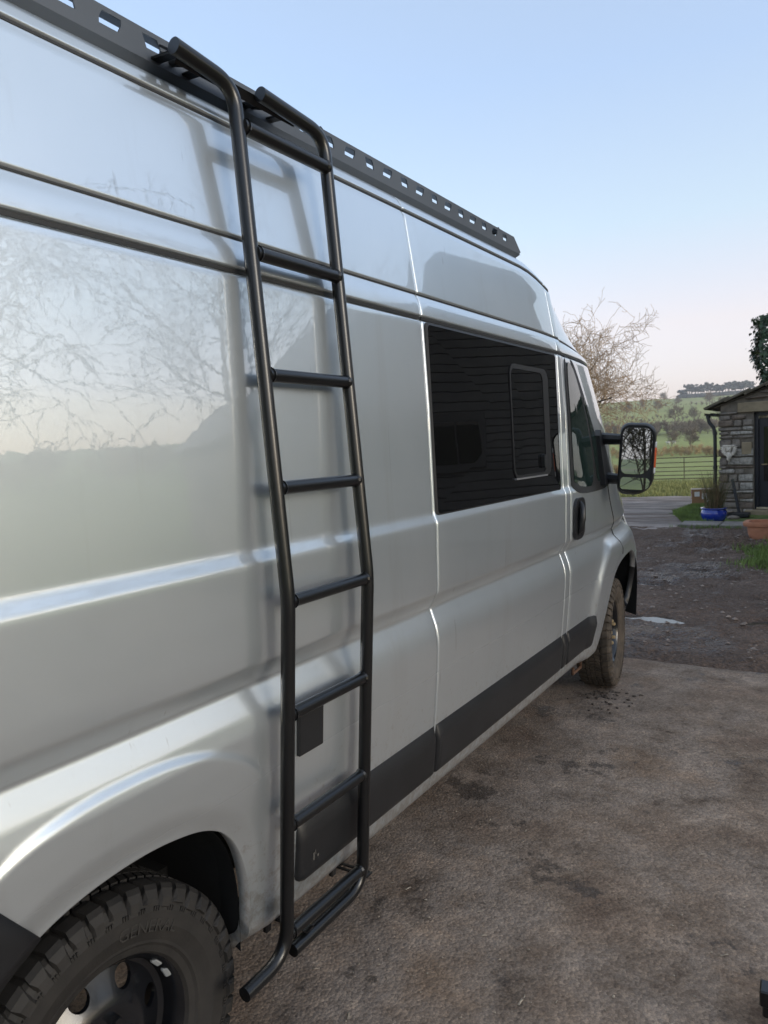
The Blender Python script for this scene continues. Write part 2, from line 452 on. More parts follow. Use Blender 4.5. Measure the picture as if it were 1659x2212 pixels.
# wet stony track ---------------------------------------------------
def track_mat():
    m, nt, b = new_mat('wet_stony_mud')
    big = noise_n(nt, .9, 6, .6); fine = noise_n(nt, 26, 6, .72); peb = N(nt, 'ShaderNodeTexVoronoi'); peb.inputs['Scale'].default_value = 34
    tcn = N(nt, 'ShaderNodeTexCoord'); nt.links.new(tcn.outputs['Object'], peb.inputs['Vector'])
    c1 = ramp_n(nt, big.outputs[0], [(.3, (.095, .058, .040)), (.5, (.16, .108, .080)), (.7, (.235, .168, .130))])
    c2 = ramp_n(nt, fine.outputs[0], [(.3, (.55, .55, .55)), (.55, (1, 1, 1)), (.75, (1.9, 1.85, 1.8))])
    x = mix_n(nt, 1.0, c1.outputs[0], c2.outputs[0], 'MULTIPLY')
    pc = ramp_n(nt, peb.outputs['Distance'], [(.12, (.5, .5, .5)), (.30, (0, 0, 0))])
    x = mix_n(nt, pc.outputs[0], x, (.22, .165, .13))
    nt.links.new(x, b.inputs['Base Color'])
    rr = ramp_n(nt, big.outputs[0], [(.40, (.25, .25, .25)), (.50, (.85, .85, .85))])
    nt.links.new(rr.outputs[0], b.inputs['Roughness'])
    ad = N(nt, 'ShaderNodeMath', operation='SUBTRACT'); nt.links.new(fine.outputs[0], ad.inputs[0]); nt.links.new(peb.outputs['Distance'], ad.inputs[1])
    b.inputs['Specular IOR Level'].default_value = .35
    bump_n(nt, b, ad.outputs[0], 1.0, .05)
    return m
M['track'] = track_mat()
PUDDLES = [(-.70, 8.45, .40, .085), (-.38, 6.78, .34, .10), (.78, 7.0, .34, .14), (.66, 8.0, .22, .06), (-3.2, 7.6, .6, .3), (.15, 8.95, .20, .05), (-.25, 9.5, .26, .05), (1.25, 7.7, .25, .06), (-1.15, 7.45, .30, .06), (-.9, 10.3, .3, .06)]
def trackz(x, y):
    z = -.035 + .024 * fbm(x, y, 1.3) + .026 * fbm(x, y * 1.5, 4.2, 3, 3) + .040 * float(smooth_step(12.2, 13.3, y))
    m_ = math.exp(-((x + .25) / .85) ** 2 - ((y - 11.6) / .85) ** 2)      # churned mud heap
    z += m_ * (.07 + .12 * fbm(x, y, 3.2, 4, 9))
    for px, py, ax, ay in PUDDLES:
        d = ((x - px) / ax) ** 2 + ((y - py) / ay) ** 2
        z -= .055 * math.exp(-d * .8)
    return z
tr = sheet('stony_track', lambda x, y: edge_y(x) - .02 < y and y < 13.5 + .25 * fbm(x, y, .6), (-8, 7, 3.4, 14.0), .055, trackz, M['track'])
struct(tr)
water = simple('puddle_water', (.05, .043, .038), .03, spec=.6, bump=.05, bscale=14, bdist=.01)
for i, (px, py, ax, ay) in enumerate(PUDDLES):
    mb = MB(); V = []; n = 48
    for k in range(n):
        a = 2 * math.pi * k / n; q = 1 + .5 * mnoise.noise(Vector((math.cos(a) * 2.6, math.sin(a) * 2.6, i * 7)))
        V.append((px + math.cos(a) * ax * q * 1.5, py + math.sin(a) * ay * q * 1.7, -.066))
    mb.add(V, [tuple(range(n))]); struct(mb.build('puddle', water))

# loose stones of the track (nobody could count them)
def pebbles():
    rnd = random.Random(4); V = []; F = []
    base = [(-1, 0, 0), (1, 0, 0), (0, -1, 0), (0, 1, 0), (0, 0, -1), (0, 0, 1)]
    fc = [(0, 2, 5), (2, 1, 5), (1, 3, 5), (3, 0, 5), (2, 0, 4), (1, 2, 4), (3, 1, 4), (0, 3, 4)]
    for i in range(1900):
        x = rnd.uniform(-4, 2.2); y = rnd.uniform(5.5, 12)
        if y < edge_y(x) + .1: continue
        s = rnd.choice([.006, .008, .010, .013, .017, .024]) * rnd.uniform(.7, 1.2); a = rnd.uniform(0, 6.3); z = trackz(x, y)
        n = len(V)
        for p in base:
            q = (p[0] * s * rnd.uniform(.8, 1.6), p[1] * s * rnd.uniform(.7, 1.2), p[2] * s * .6)
            V.append((x + q[0] * math.cos(a) - q[1] * math.sin(a), y + q[0] * math.sin(a) + q[1] * math.cos(a), z + q[2] + s * .2))
        F += [tuple(k + n for k in f) for f in fc]
    m = simple('track_stone', (.21, .165, .135), .6, var=.6, scale=20)
    return tag(obj('loose_stones', mesh('loose_stones', V, F), m), 'small pale stones scattered over the muddy track', 'stones', kind='stuff')
pebbles()

# concrete lane -----------------------------------------------------
def lane_mat():
    m, nt, b = new_mat('old_concrete_lane')
    big = noise_n(nt, .5, 6, .6); mid = noise_n(nt, 1.6, 7, .7, sc=(.5, 1.5, 1)); fine = noise_n(nt, 40, 4)
    c1 = ramp_n(nt, big.outputs[0], [(.3, (.23, .195, .17)), (.6, (.31, .275, .25))])
    c2 = ramp_n(nt, mid.outputs[0], [(.40, (.30, .26, .23)), (.47, (.80, .77, .76)), (.65, (1.3, 1.26, 1.26))])
    x = mix_n(nt, 1.0, c1.outputs[0], c2.outputs[0], 'MULTIPLY')
    mud_ = noise_n(nt, .9, 6, .7, sc=(.35, 1.6, 1)); mr_ = ramp_n(nt, mud_.outputs[0], [(.50, (0, 0, 0)), (.58, (.8, .8, .8))]); x = mix_n(nt, mr_.outputs[0], x, (.11, .08, .062))
    nt.links.new(x, b.inputs['Base Color'])
    rr = ramp_n(nt, mid.outputs[0], [(.38, (.55, .55, .55)), (.5, (.95, .95, .95))]); nt.links.new(rr.outputs[0], b.inputs['Roughness']); b.inputs['Specular IOR Level'].default_value = .25
    bump_n(nt, b, fine.outputs[0], .4, .006); return m
M['lane'] = lane_mat()
def lane_in(x, y):
    right = np.interp(y, [11, 13.4, 14.4, 16, 18.4, 20.6, 22.4], [-.95, -1.05, -1.4, -1.86, -1.88, -1.6, -.2]) + .12 * fbm(x, y, 1.5, 3)
    return x < right and y > 12.0 + .4 * fbm(x, y, .9, 3, 4) and y < 22.9 + .10 * (x + 2) + .25 * fbm(x, y, .8, 3, 2) and x > -14
struct(sheet('concrete_lane', lane_in, (-14, 0, 11.2, 24.0), .1, lambda x, y: groundz(x, y) + .004 + .012 * fbm(x, y, .8) - .07 * float(1 - smooth_step(12.3, 13.4, y)), M['lane']))
# grass edged strip by the barn: slabs and turf
turf = simple('rough_turf', (.12, .16, .04), .95, var=.5, scale=3, bump=1.0, bscale=30, bdist=.05)
def turf_in(x, y):
    a = (x > np.interp(y, [13.7, 14.4, 16, 18.4, 20.6, 24], [-1.2, -1.45, -1.9, -1.92, -1.6, -1.3]) - .05 and 13.9 < y < 24 and x < 5)
    return a
struct(sheet('barn_verge', turf_in, (-2.2, 5, 13.8, 24), .12, lambda x, y: groundz(x, y) + .0 + .02 * fbm(x, y, 2), turf))
slab = simple('concrete_slab', (.20, .18, .165), .85, var=.35, scale=3, bump=.5, bscale=40, bdist=.01)
sb = thing('paving_strip', 'pale concrete paving strip in front of the stone barn', 'paving', (0, 13.75, 0)); sb['kind'] = 'structure'
del sb['category'], sb['label']
for i in range(5):
    MB().box((-1.0 + i * .66, 13.75, .02), (.64, .62, .07), bev=.008).build('slab', slab, sb)
# ================================================================== plants
def tube_poly(V, F, pts, rads, n):
    """append a tapered branch given as numpy points"""
    k = len(pts); t = np.gradient(pts, axis=0); t /= (np.linalg.norm(t, axis=1, keepdims=True) + 1e-9)
    ref = np.array([.31, .77, .56]); a = np.cross(t, ref); a /= (np.linalg.norm(a, axis=1, keepdims=True) + 1e-9); b = np.cross(t, a)
    th = np.arange(n) * 2 * np.pi / n
    ring = pts[:, None, :] + rads[:, None, None] * (a[:, None, :] * np.cos(th)[None, :, None] + b[:, None, :] * np.sin(th)[None, :, None])
    base = V[1]; V[0].append(ring.reshape(-1, 3)); V[1] += k * n
    i = np.arange(k - 1)[:, None] * n; j = np.arange(n)[None, :]; j2 = (j + 1) % n
    q = np.stack([i + j, i + j2, i + n + j2, i + n + j], -1).reshape(-1, 4) + base
    F.append(q)
def bare_tree(seed, H=7.0, spread=.9, wig=.25, levels=5, droop=.0, nb=(5, 5, 4, 4), r0=None, first=.25, up=.12, seg=.16, twig_r=.004, lead=0.8):
    rg = np.random.default_rng(seed)
    big = ([[], 0], []); small = ([[], 0], [])
    r0 = r0 or H * .028
    def grow(p, d, L, r_, lev):
        ns = max(4, int(7 - lev)) if lev else 10
        pts = [p.copy()]; dirs = []
        for i in range(ns):
            d = d + rg.normal(0, wig, 3) * (.5 if lev == 0 else 1) + np.array([0, 0, up - droop * (lev / levels) ** 1.5 * (i / ns) * 2.2])
            d /= np.linalg.norm(d); p = p + d * L / ns; pts.append(p.copy()); dirs.append(d.copy())
        pts = np.array(pts); tip = r_ * (.35 if lev < levels else .4)
        rads = np.maximum(np.linspace(r_, tip, ns + 1), twig_r)
        tgt = big if lev <= 1 else small
        tube_poly(tgt[0], tgt[1], pts, rads, 8 if lev == 0 else (5 if lev == 1 else (4 if lev == 2 else 3)))
        if lev >= levels: return
        n = nb[min(lev, len(nb) - 1)]
        for k in range(n):
            f = first + (1 - first) * (k + rg.uniform(.1, .9)) / n if lev == 0 else .18 + .82 * (k + rg.uniform(0, 1)) / n
            i = min(ns - 1, int(f * ns)); q = pts[i] + (pts[i + 1] - pts[i]) * (f * ns - i)
            dd = dirs[i]; side = rg.normal(0, 1, 3); side -= dd * side.dot(dd); side /= np.linalg.norm(side) + 1e-9
            nd = dd * (1 - spread * .55) + side * spread * rg.uniform(.6, 1.0); nd /= np.linalg.norm(nd)
            rr = rads[i] * rg.uniform(.45, .68)
            grow(q, nd, L * rg.uniform(.50, .78) * (1.05 - .35 * f * (lev == 0)), rr, lev + 1)
    grow(np.zeros(3), np.array([rg.normal(0, .05), rg.normal(0, .05), 1.0]), H * lead * .62, r0, 0)
    out = []
    for (V, n), F in (big, small):
        out.append((np.concatenate(V), np.concatenate(F)))
    return out
def fast_mesh(name, V, F, smooth=True):
    m = bpy.data.meshes.new(name)
    m.vertices.add(len(V)); m.vertices.foreach_set('co', V.astype(np.float32).ravel())
    nf, k = F.shape
    m.loops.add(nf * k); m.loops.foreach_set('vertex_index', F.astype(np.int32).ravel())
    m.polygons.add(nf); m.polygons.foreach_set('loop_start', np.arange(0, nf * k, k, dtype=np.int32)); m.polygons.foreach_set('loop_total', np.full(nf, k, np.int32))
    m.polygons.foreach_set('use_smooth', np.ones(nf, bool)) if smooth else None
    m.update(calc_edges=True); m.validate(); return m
M['bark'] = simple('grey_brown_bark', (.10, .080, .062), .9, var=.4, scale=5, bump=.5, bscale=40)
M['twig'] = simple('pale_brown_twigs', (.40, .275, .165), .85, var=.35, scale=1.5)
M['twig_dark'] = simple('dark_winter_twigs', (.06, .048, .040), .9, var=.35, scale=1.5)
M['hedge'] = simple('winter_hedge_twigs', (.40, .29, .14), .95, var=.45, scale=.25)
M['wood'] = simple('winter_woodland', (.21, .165, .12), .95, var=.35, scale=.08)
M['conifer'] = simple('dark_far_pines', (.045, .055, .05), .95, var=.3, scale=.05)
def tree_thing(name, label, parts, mats, loc, rz=0, s=1.0, group=None):
    t = thing(name, label, 'tree', loc, (0, 0, rz), group); t.scale = (s, s, s)
    for nm, me, ma in zip(('trunk', 'crown'), parts, mats):
        obj(nm, me, ma, t, world=False)
    return t
# the twisted tree past the van's nose
p = bare_tree(11, 6.4, .95, .27, 5, 0.12, (9, 6, 5, 3), .12, .30, .12, lead=.80, twig_r=.0046)
tw = [fast_mesh('trunk', *p[0]), fast_mesh('crown', *p[1])]
tree_thing('twisted_tree', 'bare twisted tree with tangled pale twigs beyond the van nose', tw, (M['bark'], M['twig']), (-6.75, 24.0, -.1), .4, 1.18)
bush = bare_tree(31, 3.0, 1.0, .25, 4, .15, (12, 8, 6, 4), .05, .03, .10, lead=.55, twig_r=.006)
bm_ = [fast_mesh('trunk', *bush[0]), fast_mesh('crown', *bush[1])]
M['bush'] = simple('golden_brown_twigs', (.36, .23, .11), .9, var=.35, scale=1.5)
for k_, (x, y, s, lb) in enumerate(((-7.0, 25.5, .85, 'golden brown twiggy bush under the twisted tree, next to the mirror'), (-8.4, 26.5, 1.0, 'golden brown twiggy bush at the foot of the twisted tree'), (-6.4, 28.0, .75, 'smaller brown bush just above the door mirror'))):
    t = tree_thing('twiggy_bush', lb, bm_, (M['bark'], M['bush']), (x, y, groundz(x, y) - .1), k_ * 2.0, s, 'bushes at the lane end'); t['category'] = 'bush'
# trees of the yard's other side: seen only mirrored in the van
p = bare_tree(5, 10.5, .9, .18, 5, .45, (9, 5, 4, 3), .20, .22, .06, lead=.9, twig_r=.008)
tA = [fast_mesh('trunk', *p[0]), fast_mesh('crown', *p[1])]
p = bare_tree(8, 11, .75, .16, 5, .1, (8, 6, 5, 3), .13, .25, .12, lead=.95, twig_r=.006)
tB = [fast_mesh('trunk', *p[0]), fast_mesh('crown', *p[1])]
dk = (M['bark'], M['twig_dark'])
tree_thing('yard_tree', 'large bare spreading tree mirrored in the van side above the wheel', tA, dk, (11.6, 6.4, 0), 0.3, 1.0)
tree_thing('yard_tree', 'bare tree mirrored in the van side beside the ladder', tB, dk, (13.0, 15.5, 0.3), 2.0, 1.15)
rb = random.Random(41)
p = bare_tree(9, 9, .72, .15, 4, .05, (9, 6, 4), .06, .2, .12, lead=.95, twig_r=.012)
tC = [fast_mesh('trunk', *p[0]), fast_mesh('crown', *p[1])]
for i in range(9):
    x = -2 + 1.45 * i + rb.uniform(-.3, .3); y = -19 - 4 * (i % 3) + rb.uniform(-2, 2)
    tree_thing('back_wood_tree', 'dark bare tree behind the yard, mirrored in the door mirror', tC, dk, (x, y, 0), rb.uniform(0, 6.28), rb.uniform(.85, 1.25), 'bare trees mirrored in the door mirror')

# far trees: small models placed on the hillside
far_models = []
for sd_ in (21, 22, 23):
    p = bare_tree(sd_, 8, .85, .2, 3, .05, (9, 7, 5), .2, .2, .10, lead=.9, twig_r=.055)
    far_models.append([fast_mesh('trunk', *p[0]), fast_mesh('crown', *p[1]), p])
light_models = [bare_tree(sd_, 8, .9, .2, 2, .05, (10, 7), .2, .15, .10, lead=.9, twig_r=.10) for sd_ in (51, 52, 53, 54)]
def polar(hd, d):
    x, y = CAM.x + d * math.sin(R(hd)), d * math.cos(R(hd)); return (x, y, groundz(x, y))
FT = [(-12.0, 560, 9, 'wide grey bare tree standing alone below the skyline wood'), (-9.6, 430, 8, 'rounded bare tree in the middle of the far green pasture'),
      (-10.9, 415, 10, 'tall bare tree at the left of the far pasture hedge line'), (-7.9, 420, 12, 'dark bushy bare tree beside the barn downpipe on the hillside'),
      (-8.6, 640, 11, 'bare tree near the top of the far hill by the barn gutter'), (-11.6, 900, 12, 'small dark round tree on the bare moorland skyline'),
      (-13.0, 620, 9, 'grey bare tree on the upper pasture beside the twisted tree'), (-14.2, 520, 10, 'bare tree on the far slope behind the twisted tree'),
      (-11.1, 205, 4.6, 'small bare field tree with sheep near it'), (-9.9, 190, 5.2, 'golden brown bare tree above the field hedge'),
      (-10.6, 700, 8, 'tiny bare tree on the upper field wall line')]
for i, (hd, d, h, lb) in enumerate(FT):
    t = tree_thing('hillside_tree', lb, far_models[i % 3][:2], (M['wood'], M['hedge'] if d < 300 else M['wood']), polar(hd, d), i * 1.3, h / 8.0 * 1.15, 'single trees on the far hillside')
def mass(name, label, cat, mat, spots, rnd):
    V = []; F = []; n = 0
    for (hd, d, h) in spots:
        p = light_models[rnd.randrange(4)]; c = polar(hd, d); a = rnd.uniform(0, 6.28); s = h / 8.0 * 1.15
        ca, sa = math.cos(a) * s, math.sin(a) * s
        for v, f in p:
            w = np.stack([c[0] + v[:, 0] * ca - v[:, 1] * sa, c[1] + v[:, 0] * sa + v[:, 1] * ca, c[2] - .3 + v[:, 2] * s], 1)
            V.append(w); F.append(f + n); n += len(v)
    return tag(obj(name, fast_mesh(name, np.concatenate(V), np.concatenate(F)), mat), label, cat, kind='stuff')
rnd = random.Random(3)
mass('valley_wood', 'belt of bare grey woodland across the valley', 'woodland', M['wood'], [(rnd.uniform(-22, -3), rnd.uniform(300, 335), rnd.uniform(4.8, 7.4)) for _ in range(120)], rnd)
mass('field_hedge', 'brown winter hedge at the far side of the green field', 'hedge', M['hedge'], [(-24 + 22 * i / 150 + rnd.uniform(-.1, .1), 172 + rnd.uniform(-5, 8), rnd.uniform(1.3, 2.7)) for i in range(150)], rnd)
mass('hill_hedges', 'dark hedge lines between the hillside pastures', 'hedge', M['wood'],
     [(-20 + 17 * i / 60, 470 + 20 * math.sin(i * .7), rnd.uniform(1.5, 4)) for i in range(60)] + [(-20 + 17 * i / 50, 660 + 30 * math.sin(i * .5), rnd.uniform(1.5, 5)) for i in range(50)], rnd)
mass('bank_scrub', 'brown scrub along the bank across the yard, mirrored in the van side', 'scrub', M['hedge'], [(rnd.uniform(33, 82), rnd.uniform(60, 120), rnd.uniform(2.0, 4.2)) for _ in range(120)], rnd)
def pines():
    V = []; F = []; rg = random.Random(6); mb = MB()
    for i in range(46):
        hd = -10.5 + 4.6 * (i / 46) + rg.uniform(-.05, .05); d = 1060 + rg.uniform(-15, 25); x, y, z = polar(hd, d)
        h = rg.uniform(11, 17) * (0.75 if i < 4 else 1.05)
        mb.tube([(x, y, z - 1), (x + rg.uniform(-1, 1), y, z + h * .75)], [.5, .3], 5)
        for k in range(9):
            mb.sphere((x + rg.uniform(-3.2, 3.2), y + rg.uniform(-3, 3), z + h * rg.uniform(.58, 1.0)), (rg.uniform(1.3, 2.8), rg.uniform(1.3, 2.6), rg.uniform(.9, 1.7)), 7, 5)
        if rg.random() < .85:
            mb.sphere((x, y - 2, z + 1.0), (6, 4, 4.0), 8, 5)
    return tag(mb.build('skyline_wood', M['conifer']), 'dark clump of pines crowning the far hilltop', 'woodland', kind='stuff')
pines()

def blades(name, pts, hmin, hmax, wid, mat, label, seed=1, lean=.35, kind='stuff'):
    rg = random.Random(seed); V = []; F = []
    for (x, y, z) in pts:
        h = rg.uniform(hmin, hmax); a = rg.uniform(0, 6.28); w = wid * rg.uniform(.6, 1.2); lx, ly = rg.gauss(0, lean) * h, rg.gauss(0, lean) * h
        dx, dy = math.cos(a) * w, math.sin(a) * w; n = len(V)
        V += [(x - dx, y - dy, z), (x + dx, y + dy, z), (x + lx * .4 + dx * .7, y + ly * .4 + dy * .7, z + h * .6), (x + lx * .4 - dx * .7, y + ly * .4 - dy * .7, z + h * .6), (x + lx, y + ly, z + h * .95)]
        F += [(n, n + 1, n + 2, n + 3), (n + 3, n + 2, n + 4)]
    o = obj(name, mesh(name, V, F), mat)
    return tag(o, label, 'grass', kind=kind)
gm = simple('winter_grass_blades', (.14, .20, .045), .8, var=.5, scale=2.5)
gm2 = simple('dry_grass_blades', (.25, .25, .09), .85, var=.4, scale=1.2)
rg = random.Random(9)
def scatter(n, fx):
    out = []
    while len(out) < n:
        q = fx()
        if q: out.append(q)
    return out
def pv():
    y = rg.uniform(14.0, 18.3); e = np.interp(y, [13.7, 14.4, 16, 18.4], [-1.2, -1.45, -1.9, -1.92]); x = e + abs(rg.gauss(0, .28))
    if x > -.85: return None
    return (x, y, groundz(x, y) + .0)
blades('verge_grass', scatter(6500, pv), .03, .11, .006, gm, 'green grass verge around the blue pot', 2)
def pr():
    x = rg.gauss(.52, .26); y = rg.gauss(10.55, .42)
    if x < .0 + .18 * math.sin(y * 5) or x > 1.6: return None
    return (x, y, trackz(x, y) - .01)
blades('track_grass', scatter(6000, pr), .04, .13, .006, gm, 'bright green grass tuft beside the terracotta trough', 3)
def pg():
    d = rg.uniform(22.6, 37); hd = rg.uniform(-19, -4); x, y, z = polar(hd, d)
    if lane_in(x, y): return None
    return (x, y, z - .02)
blades('gate_grass', scatter(15000, pg), .05, .22, .014, gm2, 'rough yellow green grass in front of the field gate', 4)
def pm():
    x = rg.gauss(-.75, .28); y = 13.40 + rg.gauss(0, .06)
    return (x, y, .0)
blades('slab_grass', scatter(260, pm), .03, .09, .006, gm, 'thin grass growing along the paving strip edge', 5)
# ================================================================== stone barn
random.seed(12)
BARN = thing('stone_barn', 'low grey stone barn with dark door and black downpipe', 'barn', (-1.0, 15.9, -.02), (0, 0, -.05))
M['stone'] = simple('grey_rubble_stone', (.20, .172, .145), .9, var=.5, scale=7, bump=.9, bscale=26, bdist=.02)
M['stone2'] = simple('brown_rubble_stone', (.165, .128, .10), .9, var=.5, scale=7, bump=.9, bscale=26, bdist=.02)
M['stone3'] = simple('limewashed_stone', (.34, .31, .27), .9, var=.55, scale=16, bump=.8, bscale=30, bdist=.015)
M['sandstone'] = simple('tan_dressed_sandstone', (.29, .23, .15), .9, var=.22, scale=6, bump=.3, bscale=60)
M['mortar'] = simple('dirty_mortar', (.20, .17, .135), .95, var=.3, scale=8, bump=.7, bscale=40)
M['slate'] = simple('mossy_stone_slate', (.13, .11, .075), .9, var=.45, scale=5, bump=.7, bscale=30, bdist=.01)
M['iron'] = simple('black_cast_iron', (.014, .015, .017), .45, var=.3, scale=20)
M['door_blue'] = simple('blue_black_door_paint', (.012, .014, .022), .35, var=.2, scale=5)
SL = .34
def top(x): return 2.16 + SL * x if x < 2.6 else 2.16 + SL * (5.2 - x)
DX0, DX1, DZ = .62, 1.57, 1.99
# wall core with the door opening
W_ = MB()
def prism(mb, poly, y0, y1):
    n = len(poly); V = [(x, y0, z) for x, z in poly] + [(x, y1, z) for x, z in poly]
    mb.add(V, [tuple(range(n)), tuple(range(2 * n - 1, n - 1, -1))] + [(i, i + n, (i + 1) % n + n, (i + 1) % n) for i in range(n)])
prism(W_, [(.03, 0), (DX0, 0), (DX0, top(DX0) - .03), (.03, top(.03) - .03)], .03, .42)
prism(W_, [(DX0, DZ), (DX1, DZ), (DX1, top(DX1) - .03), (DX0, top(DX0) - .03)], .03, .42)
prism(W_, [(DX1, 0), (5.17, 0), (5.17, 2.13), (2.6, top(2.6) - .03), (DX1, top(DX1) - .03)], .03, .42)
W_.box((.21, 2.3, 1.0), (.36, 3.76, 2.1)); W_.box((4.99, 2.3, 1.0), (.36, 3.76, 2.1)); 
wall = W_.build('wall', M['mortar'], BARN, world=False)
z = 0.0; nst = 0
while z < 3.1:
    h = random.choice([.065, .085, .10, .13, .16, .18]); x = random.uniform(-.02, .0)
    while x < 2.5:
        w = random.choice([.16, .22, .28, .34, .42]) * random.uniform(.9, 1.1)
        if abs(x + w - DX0) < .13 and z < DZ: w = DX0 - x
        x1 = x + w; zt = z + h
        blocked = (z < DZ + .19 and zt > .0 and x < DX1 + .02 and x1 > DX0 + .02)
        lint = (zt > DZ + .01 and z < DZ + .20 and x1 > .36 and x < 1.95)
        if not blocked and not lint and min(top(max(x, 0)), top(x1)) > z + .05 and w > .06:
            zz = min(zt, min(top(max(x, 0)), top(x1)) - .015)
            mb = MB(); pr_ = random.uniform(.0, .028)
            mb.box((0, 0, 0), (w - .022, .12 + pr_, zz - z - .02), bev=random.uniform(.012, .022), jit=.008)
            near_door = x1 > DX0 - .05 and x < DX0
            mat = M['stone3'] if (near_door and random.random() < .42) or random.random() < .07 else random.choice([M['stone'], M['stone'], M['stone2']])
            mb.build('stone', mat, BARN, world=False, loc=(x + w / 2, .03 - pr_ / 2 + .02, (z + zz) / 2)); nst += 1
        x = x1
    z += h
MB().box((1.155, .07, DZ + .10), (1.62, .20, .19), bev=.01, jit=.004).build('lintel', M['sandstone'], BARN, world=False)
MB().box((.50, .055, 1.30), (.18, .19, .24), bev=.012, jit=.004).build('quoin', M['sandstone'], BARN, world=False)
# door
fr = MB()
for bx_ in ((DX0 + .035, .16, DZ / 2 + .05, .07, .09, DZ - .1), (DX1 - .035, .16, DZ / 2 + .05, .07, .09, DZ - .1), (1.075, .16, DZ - .035, .95, .09, .07)):
    fr.box(bx_[:3], bx_[3:], bev=.006)
fr.build('door_frame', M['door_blue'], BARN, world=False)
dr = MB().box((1.075, .19, 1.0), (.81, .05, 1.74), bev=.006)
dr = dr.build('door', M['door_blue'], BARN, world=False)
MB().box((1.075, .158, 1.18), (.60, .012, 1.05), bev=.004).build('door_glass', M['privacy_glass'], dr, world=False)
MB().tube([(.74, .15, .98), (.74, .12, .98), (.84, .12, .98)], .011, 8).build('door_handle', M['brass'], dr, world=False)
MB().box((1.075, .13, .135), (.85, .08, .03), bev=.004).build('threshold', simple('pale_cream_sill', (.62, .53, .36), .5, var=.2), BARN, world=False)  # pale cream strip along the foot of the door
MB().box((1.075, .03, .055), (1.2, .34, .11), bev=.012, jit=.004).build('doorstep', M['sandstone'], BARN, world=False)
# stone slate roof, each slate a piece
an = math.atan(SL); roof = MB().box((0, 0, -.05), (2.95, 3.9, .03)).build('roof', M['mortar'], BARN, world=False, loc=(1.27, 2.02, top(1.27) + .05))
roof.rotation_euler = (0, -an, 0)
for side in (0, 1):
    for i in range(8):
        for j in range(5):
            L_ = .50; d = (i * .385 + .08) ; w = .86 if j else .70
            mb = MB(); mb.box((0, 0, 0), (L_, w - .012, random.uniform(.040, .055)), bev=.008, jit=.008)
            y = -.12 + .35 + (j * .82 if j else 0)
            xs_ = -.22 + d * math.cos(an) + .12; zs = 2.105 + d * math.sin(an) + .075
            if side: xs_ = 5.2 - xs_
            o = mb.build('slate', M['slate'], BARN, world=False, loc=(xs_, y, zs))
            o.rotation_euler = (0, (-an - .085) * (1 if not side else -1), random.uniform(-.01, .01))
# gutter and downpipe
g = MB(); n = 10; V = []; F = []
for yy in (-.10, 3.9):
    for k in range(n + 1):
        a = math.pi + math.pi * k / n; V.append((-.185 + .062 * math.cos(a), yy, 2.02 + .062 * math.sin(a)))
    for k in range(n + 1):
        a = 2 * math.pi - math.pi * k / n; V.append((-.185 + .055 * math.cos(a), yy, 2.02 + .055 * math.sin(a)))
q = 2 * (n + 1)
F += [(i, (i + 1) % q, (i + 1) % q + q, i + q) for i in range(q)] + [tuple(range(q)), tuple(range(2 * q - 1, q - 1, -1))]
gut = g.add(V, F).build('gutter', M['iron'], BARN, world=False)
for yy in (.0, 1.3, 2.6): MB().box((-.10, yy, 1.985), (.14, .02, .03)).build('gutter_bracket', M['iron'], gut, world=False)
pts = [(-.185, -.04, 1.98), (-.185, -.04, 1.90), (-.16, -.045, 1.83), (-.09, -.05, 1.74), (-.065, -.05, 1.66), (-.06, -.05, 1.5), (-.06, -.05, .06)]
dp = MB().tube(pts, .034, 12).tube([(-.185, -.04, 1.985), (-.185, -.04, 1.92)], .045, 12).build('downpipe', M['iron'], BARN, world=False); auto_smooth(dp, 50)
for zz in (1.62, .95, .3): MB().tube([(-.06, -.05, zz - .03), (-.06, -.05, zz + .03)], .043, 12).build('pipe_collar', M['iron'], dp, world=False)
ch = MB().box((1.06, 2.6, 3.1), (.84, .8, 1.6), bev=.02).build('chimney', M['stone'], BARN, world=False)
# ivy over the chimney
rgi = random.Random(31); V = []; F = []
CX0, CX1, CY0, CY1, CZ0, CZ1 = -.44, .66, 17.95, 18.95, 2.3, 3.98
for i in range(5200):
    f = rgi.random(); z = rgi.uniform(CZ0, CZ1 + .08); bul = .05 * math.sin(z * 6 + 1) - .10 * smooth_step(3.4, 2.7, z) + .05
    o_ = abs(rgi.gauss(0, .07)) + float(bul)
    if f < .45: x, y, nx, ny = rgi.uniform(CX0, CX1), CY0 - o_, 0, -1
    elif f < .85: x, y, nx, ny = CX0 - o_, rgi.uniform(CY0, CY1), -1, 0
    else:
        x, y, nx, ny = rgi.uniform(CX0, CX1), rgi.uniform(CY0, CY1), 0, -.3; z = CZ1 + abs(rgi.gauss(0, .07))
    s = rgi.uniform(.03, .062); a = rgi.uniform(-.8, .8)
    t = Vector((-ny if abs(ny) > .5 else 0, nx, 0)); t = Vector((1, 0, 0)) if t.length < .1 else t.normalized()
    t = (t + Vector((rgi.uniform(-.5, .5), rgi.uniform(-.5, .5), 0))).normalized()
    dn = Vector((nx * .45, ny * .45, -1)) + Vector((rgi.uniform(-.4, .4), rgi.uniform(-.4, .4), rgi.uniform(-.3, .3))); dn.normalize()
    c = Vector((x, y, z)); k = len(V)
    V += [c - t * s * .6, c + dn * s * .35 - t * s * .75, c + dn * s * 1.3, c + dn * s * .35 + t * s * .75, c + t * s * .6, c - dn * s * .1]
    F += [(k, k + 1, k + 2, k + 5), (k + 5, k + 2, k + 3, k + 4)]
ivm = simple('dark_ivy_leaf', (.030, .060, .022), .45, var=.6, scale=9)
iv = thing('ivy', 'dark green ivy covering the chimney above the barn roof', 'ivy', (0, 18.4, 2.3))
